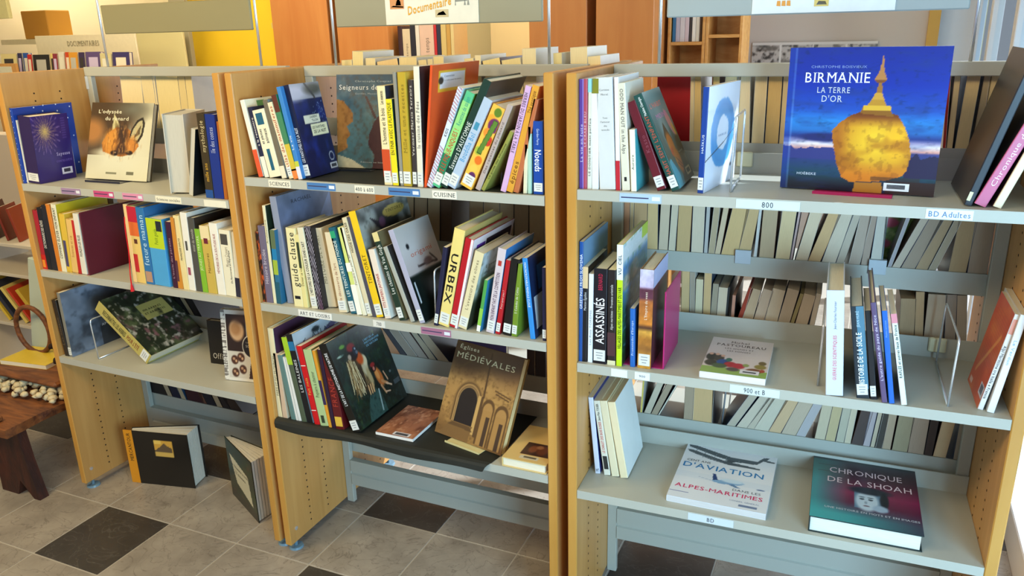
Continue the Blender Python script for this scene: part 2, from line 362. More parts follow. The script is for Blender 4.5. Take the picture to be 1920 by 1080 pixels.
def p_nuit():
    a = Art('#141c44', 60, 80); a.noise(5, 6, 2, .4, .8, '#1c2c74', .9); a.rect(0, .83, 1, 1, '#8e8e98'); a.ell(.1, .9, .4, .08, '#b8b4c4', .8); a.ell(.75, .93, .3, .06, '#504e46', .8); a.line(.5, 1, .75, .84, .02, '#3c3a38')
    n = np.random.RandomState(1).rand(*a.U.shape); a.put((n > .93)*(a.V > .5)*(a.V < .8)*(a.U > .55)*.6, '#9ab0d8')
    a.rect(.22, .565, .76, .66, '#d8d6c2'); a.rect(.40, .43, .95, .555, '#e0dcb8'); a.rect(.74, .04, .99, .11, '#d0d2d8'); a.rect(.78, .055, .95, .095, '#3c3e48'); a.ring(.86, .18, .08, .045, .14, '#9ca0b0'); return a
def p_orange():
    a = Art('#dc5620', 90, 110); a.tex(4, 5, 3, .08); a.rect(.13, .78, .70, .95, '#e8b72c'); a.rect(.16, .80, .68, .93, '#e8e8ee'); a.ell(.18, .87, .05, .03, '#2c2c2c', .3)
    a.ell(.75, .25, .33, .44, '#16121a', .05); d = np.abs(np.hypot((a.U-.75)/.33, (a.V-.25)/.44)-1.06); th = np.arctan2((a.V-.25)/.44, (a.U-.75)/.33)
    a.put((d < .03)*(np.sin(th*60) > 0)*.9, '#e8d8c0'); a.ell(.58, .28, .08, .08, '#a0203c', .3); a.ell(.66, .08, .12, .12, '#b42a4c', .3); return a
def p_feu():
    a = Art('#2c1a66', 100, 110); a.noise(3, 3, 2, .5, .9, '#3a2290', .6); r = np.hypot((a.U-.33)/.34, (a.V-.76)/.28); th = np.arctan2(a.V-.76, a.U-.33)
    n = np.random.RandomState(4).rand(*a.U.shape); s = np.sin(th*34+r*3)+np.sin(th*21-r*7)
    a.put(np.clip(1.15-r, 0, 1)*(s > -.2)*(.4+.6*n), '#c9a87e'); a.put(np.clip(.5-r, 0, .5)*2*.9, '#e8c468'); a.put((r > .8)*(r < 1.25)*(s > 1.2)*.5, '#9a7fb0'); a.rect(.64, .09, .92, .19, '#d8d4e2'); a.rect(.69, .115, .86, .165, '#3a3648')
    n2 = (np.sin(a.V*170) > .2)*(a.U > .78)*(a.U < .9)*(a.V > .6)*(a.V < .95); a.put(n2*.25, '#8a74c8'); return a
def p_rach():
    a = Art('#7684a8', 50, 60); a.grad([(0, '#50607c'), (.6, '#6e80ac'), (1, '#5a6478')]); a.poly([(.6, .3), (1, .75), (1, .92), (.5, .5)], '#88a0d4', .8); a.ell(.55, .45, .35, .05, '#2c3848', .6); a.tex(12, 12, 3, .15); return a
def p_tinto():
    a = Art('#2a2c2a', 70, 80); a.noise(5, 5, 3, .35, .65, '#9ca09a', 1); a.noise(11, 12, 13, .5, .7, '#40443e', .7); a.poly([(.2, .90), (.35, .84), (.45, .86), (.5, .78), (.38, .74), (.3, .8)], '#20202c'); a.ell(.42, .82, .06, .05, '#6c4868', .4); a.ell(.68, .89, .22, .055, '#c0a04c', .12); a.rect(0, 0, 1, .3, '#1c1c1a', .7); return a
def p_origami():
    a = Art('#d3ccca', 60, 80); a.grad([(0, '#121a18'), (.47, '#121c18'), (.5, '#c4b4b0'), (.75, '#cfc8c6'), (1, '#bcb8b4')]); a.ell(.2, .78, .04, .03, '#22242a', .4)
    a.line(.3, .55, .85, .52, .012, '#4a3c3c'); a.line(.85, .52, .7, .62, .012, '#4a3c3c'); a.ell(.6, .56, .12, .04, '#7c6464', .5); a.rect(.06, .2, .09, .42, '#c8ccd0'); return a
def p_atlas():
    a = Art('#aebcc4', 60, 70); a.noise(4, 5, 2, .4, .7, '#c4ccd4', .8); a.poly([(.05, .82), (.25, .90), (.18, .84), (.35, .80), (.1, .76)], '#16242a'); a.ell(.45, .93, .08, .03, '#1c2a30', .4); a.poly([(.6, .88), (.95, .98), (1, .92), (.75, .84)], '#4c4670'); a.rect(0, 0, 1, .7, '#6a8890', .9); return a
def p_singe():
    a = Art('#121c14', 150, 150); a.noise(7, 7, 3, .5, .8, '#1c3a20', .8); a.noise(14, 14, 7, .64, .8, '#48682c', .5); a.rect(.55, 0, 1, .55, '#0c100e', .5); a.noise(12, 9, 17, .6, .8, '#2c4444', .3)
    a.ell(.22, .88, .05, .02, '#5c8c2c', .6); a.ell(.14, .80, .06, .012, '#9cb0a0', .5)
    a.poly([(.22, 0), (.58, 0), (.57, .2), (.50, .30), (.38, .28), (.28, .14)], '#2f4c46'); a.noise(40, 30, 11, .5, .7, '#1a302c', .6); a.line(.50, .04, .55, .26, .012, '#8a9c98')
    rs = np.random.RandomState(3)
    a.ell(.30, .54, .13, .20, '#4c3a24', .5, .2); a.ell(.42, .46, .11, .17, '#3a2c1e', .5, -.2)
    for k in range(80):
        x = .20+.14*rs.rand(); y = .72-.12*rs.rand(); c = ['#c4b084', '#9a7c4c', '#7a5c34', '#dccca0', '#5c4428'][rs.randint(5)]
        a.line(x, y, x+.03*rs.randn()-.02+.10*(x-.2), y-.20-.14*rs.rand(), .004, c)
    for k in range(50):
        x = .40+.10*rs.rand(); y = .60-.12*rs.rand(); c = ['#6a5030', '#3c2c1c', '#94784c', '#2c2018'][rs.randint(4)]
        a.line(x, y, x+.02*rs.randn(), y-.16-.10*rs.rand(), .004, c)
    a.ell(.47, .58, .055, .12, '#b8aa88', .4, -.15); a.ell(.50, .63, .045, .06, '#ccbc98', .4); a.ell(.49, .44, .035, .10, '#a89468', .5, .1)
    for x in (.40, .44, .48): a.line(x, .36, x-.01, .27, .011, '#c89868')
    a.ell(.43, .68, .06, .075, '#bc4c18', .5, .3); a.ell(.36, .77, .085, .085, '#1c1210', .25); a.ell(.355, .83, .075, .045, '#7c2020', .5); a.ell(.28, .74, .03, .03, '#a89480', .5); a.ell(.40, .77, .035, .05, '#1c2430', .3); a.ell(.415, .795, .012, .012, '#8ca0a8', .4); a.ell(.425, .75, .022, .02, '#54606c', .4)
    a.ell(.64, .38, .06, .12, '#b4622c', .35, .2); a.ell(.62, .42, .03, .07, '#d08848', .5, .2); a.ell(.60, .50, .045, .045, '#2c1414', .3); a.ell(.60, .535, .045, .025, '#8a2424', .5); a.ell(.60, .49, .02, .022, '#b46a5c', .4)
    a.line(.66, .32, .74, .26, .018, '#b87c4c'); a.line(.72, .27, .80, .22, .009, '#d0a888'); a.line(.62, .28, .66, .18, .014, '#b8845c'); a.line(.66, .19, .74, .17, .008, '#cca080'); a.line(.74, .40, .77, .30, .010, '#c89470')
    a.rect(.86, .20, .98, .25, '#3c4446'); a.ell(.86, .36, .02, .015, '#5c6464', .5); return a
def p_eglise():
    a = Art('#7d5a2c', 110, 130); a.grad([(0, '#6a4a22'), (.25, '#9a7440'), (.6, '#a8824a'), (.85, '#64462a'), (1, '#4a3620')]); a.noise(7, 9, 3, .45, .75, '#b89050', .6); a.noise(30, 36, 5, .5, .7, '#6a4c26', .45)
    a.ell(.22, .88, .35, .2, '#54391f', .8); a.ell(.8, .92, .3, .16, '#5a4028', .9)
    for r_, c_ in ((1.55, '#8c6a3c'), (1.42, '#5c4222'), (1.3, '#a88450'), (1.16, '#6c5030'), (1.06, '#b8965c')):
        a.ell(.37, .42, .135*r_, .135*r_, c_, .08); a.rect(.37-.135*r_, .17, .37+.135*r_, .42, c_)
    a.ell(.37, .42, .135, .135, '#1a1210', .08); a.rect(.235, .17, .505, .42, '#1c1412')
    a.rect(.505, .1, .55, .5, '#c09a5c'); a.rect(.55, .08, .59, .5, '#5a3f22'); a.poly([(.05, .0), (.2, .17), (.52, .17), (.5, .0)], '#7a5a30'); a.poly([(.22, .165), (.48, .165), (.54, .12), (.16, .13)], '#5e4424')
    for cx, w_, h_ in ((.68, .07, .32), (.88, .075, .30)):
        a.ell(cx, h_+.08, w_*1.3, .1, '#5c4020', .1); a.rect(cx-w_*1.3, .02, cx+w_*1.3, h_+.08, '#5c4020'); a.ell(cx, h_+.06, w_, .08, '#a88048', .1); a.rect(cx-w_, .02, cx+w_, h_+.06, '#a47c44'); a.rect(cx, .02, cx+w_*.7, h_, '#443020')
    a.line(.55, .95, .58, .5, .012, '#4c341c'); a.line(.12, .72, .35, .88, .012, '#5a4020'); a.line(.72, .60, .95, .56, .008, '#5a3e20'); a.line(.74, .57, .93, .535, .008, '#5a3e20'); return a
def p_aviation():
    a = Art('#dfe3e8', 120, 120); a.put(((a.V > .36)*(a.V < .46)*.25), '#c0d0e0')
    a.poly([(.02, .965), (.10, .965), (.52, .845), (.80, .845), (.86, .94), (.92, .945), (.90, .90), (.99, .88), (.97, .86), (.86, .87), (.80, .785), (.55, .77), (.36, .815), (.03, .925)], '#3c444c')
    a.poly([(.02, .87), (.07, .875), (.45, .76), (.85, .72), (.84, .695), (.50, .70), (.30, .74), (.05, .83)], '#3c444c'); 
    for x, y0, y1 in ((.12, .84, .93), (.22, .80, .90), (.34, .77, .86), (.46, .74, .84), (.60, .73, .80)): a.line(x, y0, x+.01, y1, .003, '#6c747c')
    for x in (.20, .30): a.line(x, .82, x+.02, .75, .003, '#6c747c'); 
    a.line(.12, .80, .45, .72, .003, '#8c949c'); a.ell(.52, .77, .05, .02, '#2c343c', .4)
    a.poly([(.38, .50), (.41, .50), (.46, .38), (.40, .37)], '#1c3c74'); a.poly([(.40, .385), (.52, .42), (.70, .43), (.73, .40), (.66, .36), (.48, .345), (.40, .36)], '#7fa8cc'); a.ell(.60, .415, .12, .03, '#c8dcea', .5); a.poly([(.55, .36), (.62, .37), (.70, .32), (.64, .325)], '#5a80a8')
    a.line(.25, .40, .40, .37, .003, '#9ab0c8'); a.ell(.90, .355, .04, .01, '#3c5c94', .5); a.line(.01, .10, .2, .10, .005, '#4c5aa0'); a.rect(.72, .035, .9, .07, '#6c7c9c'); return a
def p_shoah():
    a = Art('#4a2438', 110, 110); a.grad([(0, '#3a1c30'), (.3, '#5a1c3a'), (.45, '#7c2048'), (.7, '#401c30'), (1, '#221420')])
    a.put(np.clip((.34-a.U)/.30, 0, 1)*.9, '#2f8f92'); a.put(np.clip((.30-a.V)/.2, 0, 1)*np.clip(1.35-a.U, 0, 1)*.9, '#3fa6a8'); a.put(np.clip((a.V-.62)/.3, 0, 1)*np.clip((.35-a.U)/.3, 0, 1)*.8, '#1f4a44'); a.rect(0, .95, 1, 1, '#101416', .8)
    for v in (.62, .75, .86): a.rect(.05, v, .98, v+.006, '#2a1420', .6)
    a.rect(.40, .24, .70, .52, '#5c7c94'); a.ell(.52, .36, .105, .15, '#b8ccd8', .3); a.ell(.55, .52, .19, .055, '#1c2430', .5); a.ell(.68, .40, .04, .12, '#141c26', .4); a.ell(.64, .27, .07, .05, '#9cb4c8', .5)
    for x in (.475, .555): a.ell(x, .385, .022, .012, '#28343e', .5); a.ell(x, .415, .03, .006, '#3c4a54', .6)
    a.ell(.51, .335, .012, .02, '#8ca0b0', .8); a.ell(.515, .285, .03, .008, '#6c5460', .5); return a
def p_pastou():
    a = Art('#cfc6c4', 90, 90); a.rect(0, 0, 1, .16, '#8fae56')
    for x, y, rx, ry, c in ((.10, .42, .09, .10, '#2c2420'), (.22, .40, .08, .09, '#40342c'), (.12, .26, .10, .08, '#3c3428'), (.30, .30, .10, .08, '#2a4a8a'), (.42, .26, .10, .07, '#a82c34'), (.55, .24, .10, .07, '#b0303c'), (.26, .20, .12, .06, '#4c5c3c'), (.48, .14, .10, .05, '#5c544c'), (.38, .38, .05, .05, '#3c6c5c'), (.80, .16, .12, .06, '#7a4c2c'), (.88, .28, .09, .06, '#8a7c3c'), (.90, .38, .06, .05, '#6c5c34'), (.66, .28, .05, .04, '#8c9c5c'), (.92, .18, .04, .04, '#a84430')): a.ell(x, y, rx, ry, c, .3)
    for x, y in ((.08, .50), (.18, .50), (.27, .47)): a.ell(x, y, .035, .03, '#d0a48c', .4)
    a.rect(.60, .06, .88, .16, '#dedee4'); a.rect(.64, .09, .84, .13, '#4c4c58'); return a
def p_haiku():
    a = Art('#dfe5f2', 80, 100); r = np.hypot((a.U-.5)/.34, (a.V-.53)/.31); n = vnoise(a.U, a.V, 20, 20, 4)
    a.put(np.clip((.30-np.abs(r-.82-.10*(n-.5)))/.05, 0, 1), '#4a9ad4'); a.put(np.clip((.12-np.abs(r-.9))/.2, 0, 1)*.6, '#3480c4'); a.line(0, .30, .55, .43, .006, '#1c2430'); a.line(.55, .43, .9, .54, .004, '#2c3440'); a.ell(.83, .17, .03, .02, '#5c5c6c', .4); return a
def p_moine():
    a = Art('#3c6464', 80, 110); a.grad([(0, '#3a8c98'), (.3, '#33504c'), (.8, '#5c8486'), (1, '#4c7c78')]); a.poly([(.35, 0), (1, 0), (1, .6), (.75, .45)], '#3c3a2c'); a.ell(.42, .58, .2, .22, '#7c9490', .7); a.poly([(.25, .52), (.42, .66), (.6, .46), (.5, .28), (.35, .30)], '#4a3c34')
    a.ell(.42, .42, .15, .12, '#d0702c', .4); a.ell(.38, .34, .10, .05, '#c8442c', .5); a.ell(.50, .24, .15, .14, '#c8702c', .4); a.line(.4, .28, .6, .18, .008, '#6c3018'); a.line(.42, .22, .6, .14, .008, '#6c3018'); a.ell(.8, .62, .17, .10, '#e08c8c', .2, -.9); a.ell(.88, .54, .09, .04, '#e0b03c', .3, -.9)
    a.poly([(0, 0), (.25, 0), (.3, .12), (.12, .30), (0, .28)], '#4ba8b8'); a.rect(.66, .05, .92, .13, '#b8a880'); a.rect(.70, .065, .88, .115, '#2c2c28'); return a
def p_ciel():
    a = Art('#3c88c8', 60, 90); a.grad([(0, '#1c3020'), (.25, '#244a34'), (.45, '#2c5c54'), (.62, '#2a80c4'), (.66, '#243c34'), (.72, '#6a90a4'), (.80, '#3c84c8'), (.86, '#e0e6ea'), (1, '#e4eaee')]); a.ell(.45, .72, .16, .08, '#a8a49c', .4); a.ell(.12, .67, .14, .06, '#c2bcae', .4); a.noise(16, 24, 3, .5, .7, '#3c7c50', .4); a.noise(9, 30, 5, .6, .75, '#7cc0e8', .4)
    a.rect(0, .86, 1, .97, '#dfe6ea'); a.rect(.75, .9, 1, 1, '#b8d420'); a.poly([(.5, 0), (1, 0), (1, .6), (.3, .4)], '#101814', .7); return a
def p_oliv():
    a = Art('#cfd4d2', 50, 70); a.grad([(0, '#2c3024'), (.35, '#3c4030'), (.5, '#c8ccc4'), (1, '#b8ccd8')]); a.noise(10, 14, 3, .5, .7, '#4a4c34', .3); return a
def p_alpi():
    a = Art('#c44a2a', 60, 90); a.noise(4, 6, 3, .4, .8, '#d06c30', .8); a.put((np.sin(a.V*200) > .3)*(a.U > .15)*(a.V > .35)*(a.V < .9)*.14, '#6c2c1c'); a.line(.2, .2, .8, .7, .03, '#d88444'); a.rect(.72, .10, .98, .22, '#c8c4cc'); a.rect(.76, .12, .92, .2, '#5c5c70'); a.rect(.1, .04, .25, .09, '#e0b0a0'); return a
def p_foret():
    a = Art('#1e261a', 90, 90); a.noise(8, 8, 3, .5, .7, '#445034', .8); a.noise(16, 16, 9, .58, .7, '#9c988c', .7); a.noise(12, 12, 19, .62, .74, '#6c4c50', .6); a.rect(.38, .48, .86, .74, '#a49a56'); a.noise(9, 9, 29, .6, .7, '#141810', .3); a.rect(.84, .05, .97, .12, '#3c3c38'); return a
def p_nuage():
    a = Art('#5e6a7a', 70, 80); a.noise(4, 4, 3, .35, .7, '#8290a4', .9); a.noise(8, 8, 9, .5, .75, '#3c4450', .8); a.ell(.85, .6, .3, .35, '#2a2e34', 1); a.rect(.5, 0, 1, .32, '#23262a', .8); a.rect(.82, .05, .97, .1, '#3f4448'); return a
def p_sorci():
    a = Art('#d8d4c8', 90, 110); a.rect(.12, .42, .78, .94, '#2c1c16'); a.ell(.36, .72, .17, .15, '#c8a47c', .3); a.ell(.33, .74, .12, .09, '#a87c50', .6); a.ell(.6, .88, .3, .06, '#5c3c2c', 1); a.rect(.58, .42, .6, .95, '#d8d4c8'); a.rect(.6, .62, .78, .94, '#3c2018'); a.ell(.7, .78, .06, .09, '#c09070', .4)
    a.rect(.12, .04, .78, .42, '#c8c2b4'); 
    for x, y in ((.27, .30), (.27, .12), (.45, .17), (.42, .34)): a.ell(x, y, .085, .065, '#4a2c20', .3); a.ell(x-.02, y+.015, .03, .02, '#b08868', .4); a.ell(x+.03, y-.015, .025, .02, '#c8a078', .4)
    a.poly([(.58, .04), (.78, .04), (.78, .3), (.64, .26)], '#3a2018'); a.ell(.68, .50, .21, .165, '#d8d4c8', .04); a.ell(.68, .50, .195, .15, '#1e1816', .04)
    n = vnoise(a.U, a.V, 6, 60, 3); a.put((a.U < .09)*(n > .5)*.8, '#5c5650'); return a
def p_redwood():
    a = Art('#9a6448', 60, 60); a.noise(8, 6, 3, .4, .7, '#6a3c28', .8); a.noise(12, 10, 9, .55, .75, '#c09074', .8); a.put(np.clip((.35-a.V)/.2, 0, 1)*.4, '#b4764c'); a.rect(.42, .02, .86, .13, '#dcdce2'); a.rect(.47, .045, .81, .10, '#4a4a50'); return a
def p_cream():
    a = Art('#d8b873', 60, 70); a.rect(.30, .18, 1, .52, '#3a2018'); a.noise(9, 9, 3, .5, .7, '#6c3c24', 0); a.ell(.5, .35, .1, .1, '#7a4428', .5); a.ell(.72, .34, .12, .12, '#64341c', .5); a.ell(.62, .42, .08, .05, '#9a6a48', .5); a.rect(.35, .07, .75, .15, '#c9c2a8'); a.rect(.42, .09, .7, .13, '#5c523c'); return a
def p_merc():
    a = Art('#15120f', 60, 60); a.rect(.37, .56, .70, .86, '#c8983c'); a.poly([(.37, .66), (.48, .74), (.56, .82), (.62, .76), (.70, .72), (.70, .64), (.37, .62)], '#5c4a34'); a.rect(.37, .56, .70, .64, '#c4a050'); a.rect(.37, .80, .5, .86, '#dcb858'); return a
def p_vert():
    a = Art('#1c2c18', 60, 80); a.noise(6, 8, 3, .45, .7, '#2c4420', .8); a.noise(12, 12, 9, .6, .75, '#4a3420', .7); a.poly([(.12, .78), (.78, .66), (.86, .18), (.30, .34)], '#cfccb0'); a.rect(0, 0, 1, .14, '#201c1c', .6); return a
def p_fleurs():
    a = Art('#7c9a3c', 40, 80); a.noise(6, 14, 3, .45, .7, '#c8d67c', .9); a.noise(6, 12, 9, .6, .75, '#3c5c24', .8)
    for x, y in ((.6, .92), (.3, .55), (.2, .33), (.7, .7), (.6, .2), (.8, .45)): a.ell(x, y, .16, .05, '#e0506c', .4)
    return a
def p_photos():
    a = Art('#b8b4ae', 120, 30); a.noise(22, 5, 3, .45, .65, '#6c6862', .9); a.noise(30, 8, 13, .55, .7, '#3c3a38', .7)
    for x in (.24, .5, .76): a.rect(x-.008, 0, x+.008, 1, '#d8d6d0')
    a.rect(0, .93, 1, 1, '#d0cec8'); return a
# painted spines
def s_stripes():
    a = Art('#d3dcea', 12, 160); a.put((np.sin((a.V*34+a.U*.8)*2*math.pi/1.0) > .25)*((a.V < .42) | (a.V > .66)), '#b07888'); a.put((np.sin((a.V*17+a.U*.8)*2*math.pi) > .9)*((a.V < .42) | (a.V > .66))*.6, '#7aa0cc'); return a
def s_fruit():
    a = Art('#e8b848', 20, 140); 
    for x, y, r_, c in ((.6, .93, .05, '#5c7c24'), (.3, .84, .05, '#e8a030'), (.7, .78, .08, '#6c2c5c'), (.4, .68, .05, '#e88a30'), (.7, .60, .06, '#c83c24'), (.3, .45, .05, '#a8b43c'), (.6, .35, .05, '#e07020'), (.5, .24, .05, '#f0c050'), (.6, .15, .05, '#5a2a5c'), (.3, .1, .04, '#d8662c')): a.ell(x, y, r_*6, r_, c, .2)
    a.poly([(.55, .84), (.95, .84), (.6, .42), (.2, .42)], '#3c5c1c'); a.poly([(.6, .83), (.9, .83), (.58, .43), (.26, .43)], '#5c8030'); return a
def s_flame():
    a = Art('#1c1210', 10, 90); a.noise(3, 14, 3, .45, .6, '#c4521c', 1); return a
def s_rays():
    a = Art('#120e16', 24, 160); a.put((np.sin((a.V*22-a.U*3.5)*2*math.pi) > .72)*(a.U > .1), '#c8c0d0'); a.put(np.clip((.3-a.V)/.3, 0, 1)*(a.U > .4)*.6, '#4a1c3c'); return a
def s_sunset():
    a = Art('#c27c2c', 20, 120); a.grad([(0, '#c48a30'), (.12, '#c88c34'), (.2, '#8c5a24'), (.3, '#a86c24'), (.38, '#d8a040'), (.42, '#4a2a1c'), (.46, '#c87c2c'), (.6, '#b0682c'), (.68, '#b86c34'), (.72, '#5c3040'), (.80, '#5a2c3c'), (.83, '#b0a4c0'), (1, '#c4c0d8')]); a.tex(3, 20, 3, .2); return a
def s_foret(): return None
ARTS = {k[2:]: v for k, v in list(globals().items()) if k.startswith('p_')}
SPA = {k[2:]: v for k, v in list(globals().items()) if k.startswith('s_')}
def sheet(name, a, o, r, u, W, H, parent, M=None):
    """lay the painted picture on a W x H rectangle"""
    ny, nx = a.ny, a.nx; o = np.array(o); r = np.array(r); u = np.array(u)
    P = o+a.U[..., None]*W*r+a.V[..., None]*H*u; P = P.reshape(-1, 3)
    j, i = np.meshgrid(np.arange(ny), np.arange(nx), indexing='ij'); k = (j*(nx+1)+i).ravel()
    F = np.stack([k, k+1, k+nx+2, k+nx+1], 1).astype(np.int32)
    me = bpy.data.meshes.new(name); me.vertices.add(len(P)); me.vertices.foreach_set('co', P.ravel().astype(np.float32))
    me.loops.add(F.size); me.loops.foreach_set('vertex_index', F.ravel()); me.polygons.add(len(F))
    me.polygons.foreach_set('loop_start', np.arange(0, F.size, 4, dtype=np.int32)); me.update(calc_edges=True)
    ca = me.color_attributes.new('Col', 'FLOAT_COLOR', 'POINT'); c = np.clip(a.C.reshape(-1, 3), 0, 1)
    c = np.where(c <= .04045, c/12.92, ((c+.055)/1.055)**2.4)
    ca.data.foreach_set('color', np.hstack([c, np.ones((len(c), 1))]).ravel().astype(np.float32))
    me.materials.append(art_mat()); ob = bpy.data.objects.new(name, me); COL.objects.link(ob); ob.parent = parent
    if M is not None: ob.matrix_local = M
    return ob

